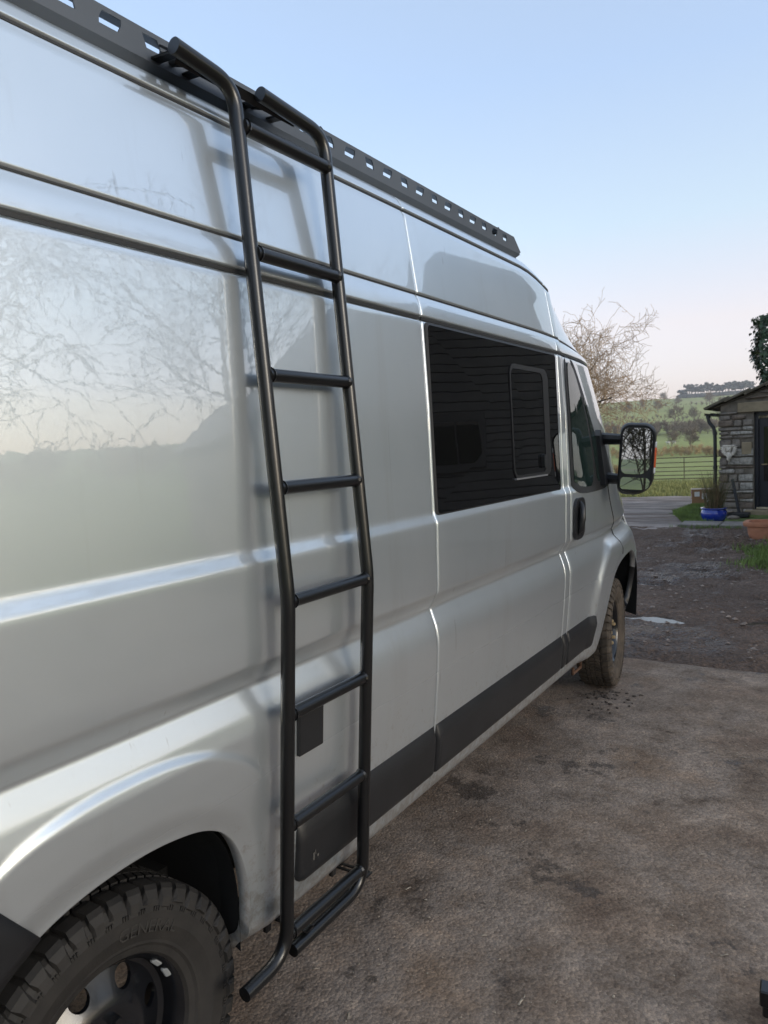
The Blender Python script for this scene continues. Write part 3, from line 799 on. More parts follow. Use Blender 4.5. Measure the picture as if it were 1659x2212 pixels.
lv = obj('leaves', mesh('leaves', V, F), ivm, iv); lv['kind'] = 'stuff'
st = MB()
for i in range(9):
    x = rgi.uniform(CX0, CX1); st.tube([(x, CY0 - .03, 2.2), (x + rgi.uniform(-.15, .15), CY0 - .04, 3.0), (x + rgi.uniform(-.3, .3), CY0 - .03, 3.75)], [.02, .014, .006], 5)
st.build('stem', M['bark'], iv)

# carved cherub bracket on the wall
on = MB(); ox, oy, oz = .20, -.125, 1.20
on.box((ox, oy + .045, oz + .125), (.24, .11, .03), bev=.012); on.box((ox, oy + .05, oz + .10), (.19, .09, .03), bev=.012)
on.sphere((ox, oy + .02, oz + .055), (.046, .05, .056), 18, 14)                    # head
on.sphere((ox, oy - .03, oz + .048), (.010, .014, .014), 8, 6)                     # nose
for s in (-1, 1):
    on.sphere((ox + s * .02, oy - .022, oz + .035), (.018, .014, .016), 8, 6)      # cheeks
    on.sphere((ox + s * .017, oy - .026, oz + .066), (.008, .006, .006), 8, 5)
    for k in range(6):                                                             # curls
        a = math.pi * (.18 + .14 * k); on.sphere((ox + s * .046 * math.cos(a * .9), oy + .01, oz + .065 + .048 * math.sin(a)), .018, 8, 6)
    for k in range(7):                                                             # wing feathers
        a = R(18 + k * 14) ; L_ = .115 - .008 * k
        p0 = Vector((ox + s * .045, oy + .05, oz + .06 - .012 * k))
        p1 = p0 + Vector((s * math.cos(a - R(40)) * L_, -.03, -math.sin(a - R(40)) * L_))
        on.tube([p0, p0.lerp(p1, .5) + Vector((0, -.02, .008)), p1], [.014, .022, .006], 8)
    on.tube([(ox + s * .05, oy + .04, oz - .02), (ox + s * .04, oy + .01, oz - .06), (ox + s * .012, oy + .02, oz - .10), (ox, oy + .03, oz - .06)], [.02, .022, .018, .010], 8)
on.tube([(ox, oy + .04, oz), (ox + .01, oy + .01, oz - .07), (ox - .008, oy + .02, oz - .14), (ox + .012, oy + .04, oz - .205)], [.045, .048, .032, .008], 12)
M['plaster'] = simple('weathered_cast_stone', (.62, .56, .48), .9, var=.4, scale=22, bump=.5, bscale=80)
orn = on.build('cherub_bracket', M['plaster'], None, True, loc=None)
mw = Matrix.Translation((-1.0, 15.9, .02)) @ Matrix.Rotation(-.05, 4, 'Z')
orn.matrix_world = mw
tag(orn, 'weathered pale carved winged head bracket hung on the barn wall', 'wall ornament')

# blue pot, its grass, box, trough, leaning post
M['blue_glaze'] = simple('cobalt_blue_glaze', (.012, .035, .30), .12, coat=.6, var=.35, scale=5)
pot = MB().lathe([(.0, .0), (.15, .0), (.165, .012), (.205, .07), (.222, .13), (.217, .19), (.198, .225), (.218, .238), (.226, .248), (.220, .258), (.19, .256), (.185, .20), (.0, .20)], 48, c=(-.88, 14.40, .005)).build('blue_pot', M['blue_glaze'], None, True)
auto_smooth(pot, 50); tag(pot, 'round glazed cobalt blue plant pot beside the barn', 'plant pot')
rg2 = random.Random(15); gp = thing('ornamental_grass', 'tall dry ornamental grass growing from the blue pot', 'plant', (-.88, 14.40, .2))
for nm, cnt, cols in (('green_stems', 330, (.085, .095, .035)), ('dry_stems', 260, (.19, .125, .065))):
    V = []; F = []
    for i in range(cnt):
        a = rg2.uniform(0, 6.28); r_ = rg2.uniform(0, .15); x, y = -.88 + r_ * math.cos(a), 14.40 + r_ * math.sin(a)
        h = rg2.uniform(.35, .82); a2 = a + rg2.gauss(0, .7); ou = rg2.uniform(.02, .30) * h + r_ * .8; w = rg2.uniform(.002, .0045); pa = rg2.uniform(0, 6.28); n = len(V)
        for k in range(5):
            f = k / 4; q = Vector((x + math.cos(a2) * ou * f ** 1.6 + .05 * f, y + math.sin(a2) * ou * f ** 1.6, .2 + h * f - .12 * ou * f * f))
            ww = w * (1 - f * .85); V += [q + Vector((math.cos(pa) * ww, math.sin(pa) * ww, 0)), q - Vector((math.cos(pa) * ww, math.sin(pa) * ww, 0))]
            if k: F.append((n + 2 * k - 2, n + 2 * k - 1, n + 2 * k + 1, n + 2 * k))
    o = obj(nm, mesh(nm, V, F), simple(nm, cols, .8, var=.4, scale=6), gp); o['kind'] = 'stuff'
MB().lathe([(0, .205), (.186, .205)], 24, c=(-.88, 14.40, .0)).build('soil', simple('pot_soil', (.03, .022, .016), .95, bump=.8, bscale=60), gp)

bx = thing('cardboard_box', 'brown cardboard parcel box with white labels on the grass', 'box', (-1.76, 18.75, groundz(-1.76, 18.75)), (0, 0, .22))
M['card'] = simple('brown_cardboard', (.30, .165, .085), .85, var=.12, scale=5)
M['paper'] = simple('white_paper_label', (.72, .70, .68), .7)
MB().box((0, 0, .19), (.50, .34, .38), bev=.006, jit=.002).build('carton', M['card'], bx, world=False)
MB().box((0, 0, .383), (.51, .345, .012), bev=.003).build('lid_flap', simple('pale_worn_card', (.52, .42, .33), .85), bx, world=False)
tapem = simple('parcel_tape', (.42, .30, .20), .3)
MB().box((0, -.172, .30), (.06, .004, .16)).build('tape', tapem, bx, world=False)
for (x, z, w, h, m_) in ((-.135, .27, .11, .11, M['paper']), (.03, .22, .12, .13, M['paper']), (.12, .13, .09, .10, M['paper'])):
    MB().box((x, -.1745, z), (w, .004, h)).build('label_sheet', m_, bx, world=False)
for (y, z, w, h, m_) in ((-.08, .31, .08, .05, simple('purple_label', (.30, .12, .45), .6)), (-.07, .22, .10, .08, M['paper']), (-.04, .10, .11, .09, M['paper'])):
    MB().box((-.2525, y, z), (.004, w, h)).build('label_sheet', m_, bx, world=False)
inkm = simple('label_ink', (.06, .055, .06), .7)
for (y, z, w, h) in ((-.07, .23, .05, .03), (-.05, .115, .06, .012), (-.05, .09, .06, .012)):
    MB().box((-.2555, y, z), (.003, w, h)).build('print', inkm, bx, world=False)
for k in range(4): MB().box((.03, -.1775, .185 + k * .022), (.085 - .012 * (k % 2), .003, .008)).build('print', inkm, bx, world=False)

M['terracotta'] = simple('terracotta', (.36, .150, .080), .75, var=.25, scale=7, bump=.2, bscale=60)
tz = trackz(.55, 11.95)
tgh = MB().lathe([(0, 0), (.82, 0), (.85, .01), (.905, .07), (.945, .16), (.955, .235), (.95, .25), (1.02, .255), (1.045, .275), (1.045, .31), (1.02, .325), (.93, .322), (.90, .27), (0, .27)], 72, c=(.55, 11.95, tz - .01), sx=.64, sy=.23, power=4.5).build('terracotta_trough', M['terracotta'], None, True)
auto_smooth(tgh, 40); tag(tgh, 'long terracotta trough planter at the right edge', 'planter')
pst = thing('leaning_iron_frame', 'thin black iron frame leaning on the barn wall behind the pot', 'iron frame', (-.62, 15.6, 0))
MB().box((0, 0, 0), (.055, .03, .72), bev=.004).build('post', M['iron'], pst, world=True).matrix_local = Matrix.Translation((-.05, .07, .35)) @ Matrix.Rotation(-.20, 4, 'Y') @ Matrix.Rotation(-.12, 4, 'X')
MB().box((-.70, 15.3, .05), (.62, .34, .07), bev=.01).build('base_tray', M['iron'], pst)
rk = MB().sphere((-.80, 15.2, .115), (.15, .09, .035), 12, 8).build('flat_stone', M['stone'], None, True); tag(rk, 'flat grey stone lying on the black tray by the pot', 'stone')
rk2 = MB().sphere((-.62, 14.9, .03), (.11, .07, .045), 12, 8).build('flat_stone', M['stone'], None, True); tag(rk2, 'smaller grey stone on the ground to the right of the blue pot', 'stone')

# field gate
M['gate'] = simple('weathered_galvanised_gate', (.085, .060, .042), .7, var=.3, scale=6)
gz0 = groundz(-5.6, 38); gate = thing('field_gate', 'brown metal five-bar field gate across the lane end', 'gate', (-7.1, 38, gz0 + .08))
GL = 4.3
for i, hz in enumerate((.0, .17, .36, .56, .78, 1.02)):
    MB().tube([(0, 0, hz), (GL, .12, hz + .02)], .019 if 0 < i < 5 else .024, 8).build('rail', M['gate'], gate, world=False)
for x in (0, .33 * GL, .66 * GL, GL): MB().box((x, .02 + .028 * x, .51), (.035, .03, 1.06)).build('stile', M['gate'], gate, world=False)
for x, nm in ((-.12, 'pale wooden gate post at the left of the field gate'), (GL + .14, 'wooden gate post at the right of the field gate behind the barn')):
    pz = groundz(-7.1 + x, 38.05); o = MB().box((-7.1 + x, 38.05, pz + .6), (.15, .15, 1.35), bev=.02, jit=.008).build('gate_post', simple('grey_oak', (.22, .18, .13), .9, var=.3, scale=9)); tag(o, nm, 'gate post')
# wire fence on both sides of the gate is hidden in the photo; sheep far away
shm = simple('sheep_wool', (.60, .57, .50), .95)
for (hd, d, lb) in ((-11.35, 214, 'distant white sheep left of the small field tree'), (-10.95, 216, 'distant white sheep right of the small field tree')):
    x, y, z = polar(hd, d); b = MB().sphere((x, y, z + .62), (.55, .32, .33), 12, 8).sphere((x - .6, y, z + .8), (.2, .13, .16), 8, 6)
    for dx in (-.3, .3):
        for dy in (-.15, .15): b.tube([(x + dx, y + dy, z), (x + dx, y + dy, z + .5)], .06, 6)
    tag(b.build('sheep', shm, None, True), lb, 'sheep')

# trestle bar at the lower right corner
trs = thing('steel_trestle', 'black box-section steel bar end at the lower right corner', 'trestle', (1.5, 2.1, 0))
MB().box((1.495, 2.05, .115), (.90, .052, .045), rz=.05, bev=.004).build('cross_bar', M['powder_black'], trs)
MB().box((1.08, 2.03, .077), (.055, .035, .04), bev=.004).build('end_foot', M['powder_black'], trs)
for x in (1.3, 1.85):
    for s in (-1, 1):
        MB().tube([(x, 2.06, .10), (x, 2.06 + s * .12, .008)], .014, 8).build('leg', M['powder_black'], trs)

# ================================================================== the barn opposite (mirrored in the van)
OB = thing('facing_barn', 'tall barn with horizontal courses and sloping roof, mirrored in the van side', 'barn', (3.39, 10.05, 0), (0, 0, R(-53)))
M['slates_far'] = simple('grey_slate_roof', (.075, .075, .080), .7, var=.3, scale=2)
M['barn_grey'] = simple('smooth_grey_gritstone', (.155, .135, .115), .9, var=.25, scale=1.2)
def facing_barn():
    hw, eh, rh, dp_ = 3.5, 2.05, 5.4, 9.0           # gable faces the van
    mb = MB(); prism(mb, [(-1.6, 0), (hw, 0), (hw, eh), (0, rh), (-1.6, rh - .7)], 0, dp_); mb.build('wall', M['barn_grey'], OB, world=False)
    rr = random.Random(2); z = 0.0
    while z < 5.6:
        h = rr.uniform(.10, .16); x = -1.6
        lim = hw if z < eh else hw * (rh - z - h) / (rh - eh)
        sp = MB()
        while x < hw:
            w = min(hw, lim) - x - .02
            if w < .3: break
            if z < 4.6: sp.box((x + w / 2, -.02, z + h / 2), (w - .010, .08 + rr.uniform(0, .012), h - .012), bev=.006)
            x += w
        if sp.v: sp.build('stone_course', M['barn_grey'], OB, world=False)
        z += h
    a = math.atan2(rh - eh, hw)
    for x0_, x1_, z0_, z1_ in ((0, hw + .25, rh + .06, eh - .05), (-1.85, 0, rh - .75, rh + .06)):
        L_ = math.hypot(x1_ - x0_, z1_ - z0_)
        o = MB().box((0, 0, 0), (L_, dp_ + .5, .10), bev=.01).build('roof', M['slates_far'], OB, world=False, loc=((x0_ + x1_) / 2, dp_ / 2, (z0_ + z1_) / 2))
        o.rotation_euler = (0, -math.atan2(z1_ - z0_, x1_ - x0_), 0)
    for (x, z, w, h) in ((1.9, 1.75, .8, .7), (.7, 1.75, .8, .7)):
        f = MB().box((x, -.05, z), (w + .2, .12, h + .2), bev=.01).build('window', simple('brown_window_frame', (.10, .085, .07), .6), OB, world=False)
        for dx in (-.25, .25): MB().box((x + dx * w, -.115, z), (w * .44, .02, h * .92)).build('pane', M['privacy_glass'], f, world=False)
facing_barn()
# ================================================================== the van
VAN = thing('camper_van', 'silver grey high-roof panel van with black lower mouldings', 'van', (-.96, 2.7, 0))
YR, YF, TR_ = .87, 4.68, .345
XC = -.96
# cross-section of the side: (z, x); x = 0 is the widest flat
SEC = [(.36, -.060), (.392, -.034), (.405, -.014), (.425, -.004), (.47, .002), (.66, .010), (.80, .014), (.90, .014), (.945, .0125), (.985, .0030), (1.040, -.0205), (1.046, -.0215), (1.098, .0045), (1.104, .0055),
       (1.14, .0055), (1.322, -.004), (1.334, -.0055), (1.358, -.0175), (1.368, -.0200), (1.70, -.050), (1.979, -.082), (1.983, -.093), (1.993, -.093), (1.997, -.083),
       (2.020, -.087), (2.059, -.0995), (2.0615, -.106), (2.0675, -.106), (2.071, -.1015), (2.20, -.130), (2.323, -.158), (2.327, -.168), (2.333, -.168), (2.338, -.162), (2.36, -.176), (2.45, -.24)]
_zt = np.arange(.36, 2.45, .001); _xt = np.interp(_zt, [s[0] for s in SEC], [s[1] for s in SEC])
def _gs(a, sig):
    k = np.exp(-.5 * (np.arange(-int(4 * sig), int(4 * sig) + 1) / sig) ** 2); k /= k.sum()
    return np.convolve(np.pad(a, len(k) // 2, mode='edge'), k, 'valid')
_soft = _gs(_xt, 3.0); _hard = _gs(_xt, 1.6)
_w = smooth_step(1.90, 1.96, _zt)            # grooves stay crisp, the lower creases are rounder
_xt = _soft * (1 - _w) + _hard * _w
def Xs(z): return np.interp(z, _zt, _xt)
def rows(lo, hi):
    out = [lo]
    while out[-1] < hi:
        z = out[-1]
        d = .0022 if (1.970 < z < 2.006 or 2.052 < z < 2.078 or 2.318 < z < 2.345) else (.004 if (1.02 < z < 1.12 or 1.31 < z < 1.385) else .014)
        out.append(min(z + d, hi))
    return np.array(out)
UP = rows(.99, 2.345)
ROOFX = np.array([-.166, -.178, -.192, -.211, -.230, -.256, -.30, -.36, -.44, -.55, -.68, -.82, -.96])
ROOFZ = np.interp(-ROOFX, [.166, .178, .192, .211, .230, .256, .30, .36, .44, .55, .68, .82, .96], [2.345, 2.362, 2.375, 2.386, 2.395, 2.403, 2.412, 2.420, 2.428, 2.434, 2.439, 2.443, 2.445])
def chaikin(p, n=2):
    p = np.array(p, float)
    for _ in range(n):
        q = [p[0]]
        for a, b in zip(p[:-1], p[1:]): q += [a * .75 + b * .25, a * .25 + b * .75]
        q.append(p[-1]); p = np.array(q)
    return p
ARCH_R = chaikin([(.500, .36), (.508, .50), (.53, .61), (.57, .69), (.63, .745), (.70, .778), (.78, .798), (.88, .806), (.97, .801), (1.06, .782), (1.13, .742), (1.183, .672), (1.215, .58), (1.228, .49), (1.232, .36)], 3)
ARCH_F = chaikin([(3.955, .36), (3.99, .395), (4.03, .44), (4.13, .60), (4.205, .745), (4.27, .812), (4.37, .85), (4.5, .872), (4.7, .878), (4.9, .86), (5.02, .80), (5.095, .70), (5.135, .55), (5.15, .36)], 3)
def e_rear(y, z): return (np.abs((y - .868) / .364) ** 2.5 + np.abs((z - .40) / .406) ** 2.5) ** .4
def e_front(y, z): return (np.abs((y - 4.60) / .56) ** 2.4 + np.abs((z - .33) / .55) ** 2.4) ** (1 / 2.4)
def bump_x(y, z):
    e = e_rear(y, z); k = smooth_step(.66, .86, z) * (z < 1.02) + 0.0
    d = .0075 * smooth_step(1.43, 1.38, e) * np.clip(k + smooth_step(1.15, .75, y) * (z < 1.02), 0, 1)
    d = d - .012 * smooth_step(1.17, 1.0, e)
    f = e_front(y, z); kk = smooth_step(1.03, .96, z) * smooth_step(3.6, 3.9, y)
    d = d + kk * (.024 * smooth_step(1.46, 1.34, f) - .010 * smooth_step(1.14, 1.02, f))
    return d
def grid_faces(nu, nv):
    i = np.arange(nu - 1)[:, None] * nv; j = np.arange(nv - 1)[None, :]
    return np.stack([i + j, i + nv + j, i + nv + j + 1, i + j + 1], -1).reshape(-1, 4)
def section_rows(zb):
    s = np.linspace(0, 1, 46) ** 1.25
    return np.concatenate([zb + (.99 - zb) * s[:-1], UP])
NZ = 45 + len(UP); NR = len(ROOFX) - 1
def side_column(y, zb, dx=0.0, ydx=0.0):
    z = section_rows(zb); x = Xs(z) + bump_x(y, z)
    lipx = x[0] - .035
    X = np.concatenate([[lipx], x, ROOFX[1:]]) + dx; Z = np.concatenate([[zb + .004], z, ROOFZ[1:]])
    return np.stack([X, np.full_like(X, y), Z], 1)
def body_panel(ys, zbs, seam_lo=True, seam_hi=True):
    cols = []
    if seam_lo: cols += [side_column(ys[0], zbs[0], -.008), side_column(ys[0] + .0004, zbs[0], -.002), side_column(ys[0] + .002, zbs[0], -.0005)]
    for k, (y, zb) in enumerate(zip(ys, zbs)):
        if (seam_lo and k == 0) or (seam_hi and k == len(ys) - 1): continue
        cols.append(side_column(y, zb))
    if seam_hi: cols += [side_column(ys[-1] - .002, zbs[-1], -.0005), side_column(ys[-1] - .0004, zbs[-1], -.002), side_column(ys[-1], zbs[-1], -.008)]
    P = np.array(cols); P[..., 2] = nose_drop(P[..., 1], P[..., 2]); return P
def grid_split(P, classes, cfun, parent, mat_of):
    """one surface, cut into named part meshes that keep the shading of the whole"""
    nu, nv, _ = P.shape; V = P.reshape(-1, 3); F = grid_faces(nu, nv)
    full = fast_mesh('full', V, F); nrm = np.zeros(len(V) * 3, np.float32); full.vertices.foreach_get('normal', nrm); nrm = nrm.reshape(-1, 3)
    cen = V[F].mean(1); cl = cfun(cen, F); out = {}
    for k, nm in enumerate(classes):
        f = F[cl == k]
        if not len(f): continue
        idx, inv = np.unique(f, return_inverse=True); m = fast_mesh(nm, V[idx], inv.reshape(f.shape))
        m.normals_split_custom_set_from_vertices(nrm[idx].tolist())
        out[nm] = obj(nm, m, mat_of.get(nm, M['paint']), parent)
    bpy.data.meshes.remove(full); return out
MIRR = []
def far_copy(P):
    Q = P.copy(); Q[..., 0] = 2 * XC - Q[..., 0]; MIRR.append(Q)
def nose_drop(y, z):
    """the high roof's front cap rolls down towards the windscreen"""
    h = 1 - .70 * smooth_step(3.10, 4.30, y); return np.where(z > 2.02, 2.02 + (z - 2.02) * h, z)
# rear panel
yl = np.concatenate([np.linspace(-.35, .49, 14), ARCH_R[:, 0], [1.24, 1.26, 1.30, 1.35, 1.42, 1.5, 1.6, 1.7, 1.8, 1.9, 2.0, 2.06, 2.098, 2.1105]])
zl = np.concatenate([np.full(14, .385), ARCH_R[:, 1], np.full(14, .385)])
P1 = body_panel(yl, zl, False, True)
o_ = grid_split(P1, ['rear_side_panel', 'roof'], lambda c, F: (c[:, 2] > 2.331).astype(int), VAN, {}); far_copy(P1)
# sliding door
yl = np.concatenate([[2.115, 2.126], np.linspace(2.2, 3.3, 12), [3.386, 3.397]])
P2 = body_panel(yl, np.full(len(yl), .385)); grid_split(P2, ['sliding_door', 'roof'], lambda c, F: (c[:, 2] > 2.331).astype(int), VAN, {}); far_copy(P2)
# pillar strip
yl = np.array([3.401, 3.412, 3.435, 3.458, 3.4695]); P3 = body_panel(yl, np.full(5, .385)); grid_split(P3, ['door_pillar', 'roof'], lambda c, F: (c[:, 2] > 2.331).astype(int), VAN, {}); far_copy(P3)
# cab: the plan curve sweeps round the nose and leans back with height
PLAN = chaikin([(3.0, 0), (4.15, 0), (4.45, -.006), (4.7, -.022), (4.95, -.055), (5.15, -.092), (5.3, -.130), (5.4, -.170), (5.47, -.222), (5.52, -.31), (5.55, -.46), (5.565, -.70), (5.567, -.96)], 2)
PL = np.concatenate([[0], np.cumsum(np.hypot(np.diff(PLAN[:, 0]), np.diff(PLAN[:, 1])))])
_lz = np.arange(.2, 2.6, .002); _ls = _gs(np.interp(_lz, [.36, .76, .84, 1.0, 1.2, 1.52, 1.8, 2.02, 2.14, 2.5], [0, 0, .045, .23, .42, .63, .88, 1.06, 1.14, 1.37]), 22)
def lean(z): return np.interp(z, _lz, _ls)
def cab_point(u, z):
    """u in 0..1 from the door's rear edge to the nose centre"""
    s = lean(z) - lean(.36)
    L0 = np.interp(3.474 + s, PLAN[:, 0], PL); L = L0 + (PL[-1] - L0) * u
    yy = np.interp(L, PL, PLAN[:, 0]); xx = np.interp(L, PL, PLAN[:, 1])
    y = yy - s; fr = np.clip(1 + xx / .96, 0, 1)
    return xx + Xs(z) * fr, y
us = []
UA = np.linspace(0, 1, 400); YA = np.array([float(cab_point(u, .7)[1]) for u in UA])
def u_of_y(y): return np.interp(y, YA[:np.argmax(YA) + 1], UA[:np.argmax(YA) + 1])
ul = np.concatenate([[0, .0002, .001], u_of_y(np.linspace(3.52, 3.94, 12)), u_of_y(ARCH_F[:, 0]), np.linspace(float(u_of_y(5.16)), 1, 26)])
dxs = np.concatenate([[-.008, -.002, -.0005], np.zeros(len(ul) - 3)])
cols = []
for u, dx in zip(ul, dxs):
    y0 = float(cab_point(u, .7)[1]); zb = .385 if (y0 < ARCH_F[0, 0] or y0 > ARCH_F[-1, 0] or u > u_of_y(5.155)) else float(np.interp(y0, ARCH_F[:, 0], ARCH_F[:, 1]))
    if u > u_of_y(5.155): zb = .30
    z = section_rows(zb); x = np.zeros_like(z); y = np.zeros_like(z)
    for i, zz in enumerate(z):
        x[i], y[i] = cab_point(u, zz)
    x = x + bump_x(y, z) * np.clip(1 + (x + .0) / .3, 0, 1) + dx
    q = (ROOFX[1:] - ROOFX[0]) / (XC - ROOFX[0])
    X = np.concatenate([[x[0] - .035], x, x[-1] + (XC - x[-1]) * q]); Y = np.concatenate([[y[0]], y, np.full(NR, y[-1])]); Z = np.concatenate([[z[0] + .004], z, ROOFZ[1:]])
    cols.append(np.stack([X, Y, Z], 1))
P4 = np.array(cols)
P4[..., 2] = nose_drop(P4[..., 1], P4[..., 2])
P4[..., 1] -= 1.8 * np.clip(.72 - P4[..., 2], 0, 1) ** 2 * smooth_step(5.02, 5.2, P4[..., 1]); far_copy(P4)
SEAMF = [(.30, 4.02), (.60, 4.14), (.84, 4.40), (.88, 4.44), (1.09, 4.31), (1.28, 4.19), (1.34, 4.17)]
def cab_class(c, F):
    x, y, z = c.T; out = np.full(len(c), 1)
    sy = np.interp(z, [a[0] for a in SEAMF], [a[1] for a in SEAMF])
    out[(z < 1.99) & (y < np.where(z > 1.34, 4.17 - (z - 1.34) * .62, sy))] = 0
    out[(z < .70) & (x < -.055) & (y > 4.95)] = 4
    out[(x < -.235) & (z > 1.42) & (z < 2.12)] = 3
    out[(z > 1.995) & (out != 3)] = 2
    return out
cab = grid_split(P4, ['cab_door', 'front_wing', 'cab_roof', 'windscreen', 'front_bumper'], cab_class, VAN, {'windscreen': M['cab_glass'], 'front_bumper': M['black_plastic']})
DOOR = cab['cab_door']; ORIGIN[DOOR.name] = Vector((0, 0, 0))
V = []; F = []; n = 0
for Q in MIRR:
    nu, nv, _ = Q.shape; V.append(Q.reshape(-1, 3)); F.append(grid_faces(nu, nv)[:, ::-1] + n); n += nu * nv
obj('far_side', fast_mesh('far_side', np.concatenate(V), np.concatenate(F)), M['paint'], VAN)
MB().box((-.96, 2.5, .42), (1.30, 5.6, .14)).box((-.96, 1.9, 1.15), (1.10, 4.3, 1.5)).build('underbody', M['dark_void'], VAN)
MB().box((-.96, -.352, 1.35), (1.60, .012, 1.9)).build('rear_doors', M['paint'], VAN)
# thin seam lines round the front of the cab door
sm = MB(); pts = []
for z in np.linspace(.90, 1.33, 12):
    y = float(np.interp(z, [a[0] for a in SEAMF], [a[1] for a in SEAMF])); us_ = np.linspace(0, 1, 300); cp = [cab_point(u, z) for u in us_]; k = int(np.argmin([abs(c[1] - y) + (10 if c[0] < -.5 else 0) for c in cp]))
    pts.append((float(cp[k][0]) + float(bump_x(np.array(cp[k][1]), np.array(z))) + .0005, float(cp[k][1]), z))
sm.tube(pts, .003, 6).build('door_seam', M['rubber_seal'], VAN)
def dchild(mb, name, mat, parent, smooth=False):
    o = mb.build(name, mat, None, smooth); o.parent = parent; return o   # parent parts share the van's frame

# dark seal strips lying in the long grooves
for z, x, hgt, dep in ((1.988, -.0885, .0085, .005), (2.0645, -.1045, .0042, .003), (2.330, -.1655, .005, .004)):
    for (ya, yb) in ((-.34, 2.110), (2.116, 3.396), (3.402, 3.469)):
        ys_ = np.linspace(ya, yb, max(3, int((yb - ya) / .08))); V = []
        for y in ys_:
            zz = float(nose_drop(y, z)); V += [(x + dep / 2, y, zz - hgt / 2), (x + dep / 2, y, zz + hgt / 2), (x - dep / 2, y, zz + hgt / 2), (x - dep / 2, y, zz - hgt / 2)]
        n = len(ys_); F = [(4 * i + k, 4 * i + (k + 1) % 4, 4 * i + 4 + (k + 1) % 4, 4 * i + 4 + k) for i in range(n - 1) for k in range(4)] + [(0, 1, 2, 3), (4 * n - 1, 4 * n - 2, 4 * n - 3, 4 * n - 4)]
        obj('groove_seal', mesh('groove_seal', V, F), M['rubber_seal'], VAN)
    pts = []
    for u in np.linspace(.002, .55, 40):
        cx_, cy_ = cab_point(u, z); pts.append((float(cx_) + .003, float(cy_), float(nose_drop(float(cy_), z))))
    MB().tube(pts, hgt * .42, 6).build('groove_seal', M['rubber_seal'], VAN)

# side mouldings ----------------------------------------------------
MS = [(.474, -.004), (.4755, .010), (.486, .016), (.50, .0175), (.59, .0175), (.606, .0165), (.636, .006), (.645, .001), (.646, -.006)]
def moulding(y0, y1, e0, e1, slant=0.0, name='side_moulding'):
    ys = np.concatenate([[y0, y0 + .003, y0 + .01, y0 + .03], np.linspace(y0 + .06, y1 - .06, 8), [y1 - .03, y1 - .01, y1 - .003, y1]]) if y1 - y0 > .2 else np.array([y0, y0 + .003, y0 + .01, y1 - .01, y1 - .003, y1])
    V = []; n = len(MS)
    for y in ys:
        t0 = min(1, (y - y0) / .03) if e0 else 1; t1 = min(1, (y1 - y) / .03) if e1 else 1
        t = math.sqrt(max(0, 1 - (1 - min(t0, t1)) ** 2)); dd = min(1, min(y - y0, y1 - y) / .006 + .15)
        for z, x in MS:
            zz = .56 + (z - .56) * (.72 + .28 * t)
            ysl = y - slant * (.645 - zz) * smooth_step(y0, y1, y)
            b = float(bump_x(np.array(ysl), np.array(zz))) if y > 3.47 else 0.0
            V.append((float(Xs(zz)) + x * dd * (.4 + .6 * t) + b, ysl, zz))
    F = grid_faces(len(ys), n).tolist() + [list(range(n)), list(range((len(ys) - 1) * n, len(ys) * n))[::-1]]
    o = obj(name, mesh(name, V, F), M['black_plastic'], VAN); auto_smooth(o, 40); return o
moulding(1.378, 2.106, True, False); moulding(2.120, 3.391, False, False); moulding(3.405, 3.464, False, False); moulding(3.478, 3.90, False, True, .35)
# scuff on the rear moulding
sc = MB()
rs = random.Random(5)
for k in range(3):
    y = 1.425 + rs.uniform(-.025, .03); z = .515 + rs.uniform(-.02, .03); sc.box((float(Xs(z)) + .0178, y, z), (.0012, rs.uniform(.002, .007), rs.uniform(.006, .022)))
sc.build('scuff_mark', simple('scraped_plastic', (.075, .07, .062), .8), VAN)
# rear bumper corner (black)
V = []; zs_ = np.linspace(.36, .98, 40); AL = ARCH_R[:len(ARCH_R) // 2]; nb_ = 26
for z in zs_:
    ye = float(np.interp(z, AL[:, 1], AL[:, 0])) if z < .765 else .685 - (z - .765) * .78
    for y in np.linspace(-.36, ye, nb_): V.append((float(Xs(z)) + float(bump_x(np.array(y), np.array(z))) + .010, y, z))
bc = obj('rear_bumper_corner', mesh('rear_bumper_corner', V, grid_faces(40, nb_).tolist(), True), M['black_plastic'], VAN)
md = bc.modifiers.new('thick', 'SOLIDIFY'); md.thickness = .012; md.offset = 1
# wheel arch liners
for arch, yc, in ((ARCH_R, YR), (ARCH_F, YF)):
    V = []; F = []; A = arch[::3]; n = len(A)
    for k, x in enumerate((-.045, -.12, -.40)):
        for (y, z) in A:
            V.append((x, yc + (y - yc) * (1.0 + .03 * (k > 0)), z + .012 * (k > 0) - .003))
    for k in range(2):
        for i in range(n - 1): F.append((k * n + i, k * n + i + 1, (k + 1) * n + i + 1, (k + 1) * n + i))
    F.append(tuple(range(2 * n, 3 * n)))
    obj('wheel_arch_liner', mesh('wheel_arch_liner', V, F), M['dark_void'], VAN)
# inlet cover
MB().box((.018, 1.420, .885), (.014, .098, .115), bev=.003).build('inlet_cover', M['black_plastic'], VAN)
MB().tube([(-.05, 3.80, .36), (-.05, 3.80, .325), (-.05, 3.93, .325), (-.05, 3.93, .36)], .008, 8).build('tow_loop', M['rust'], VAN)

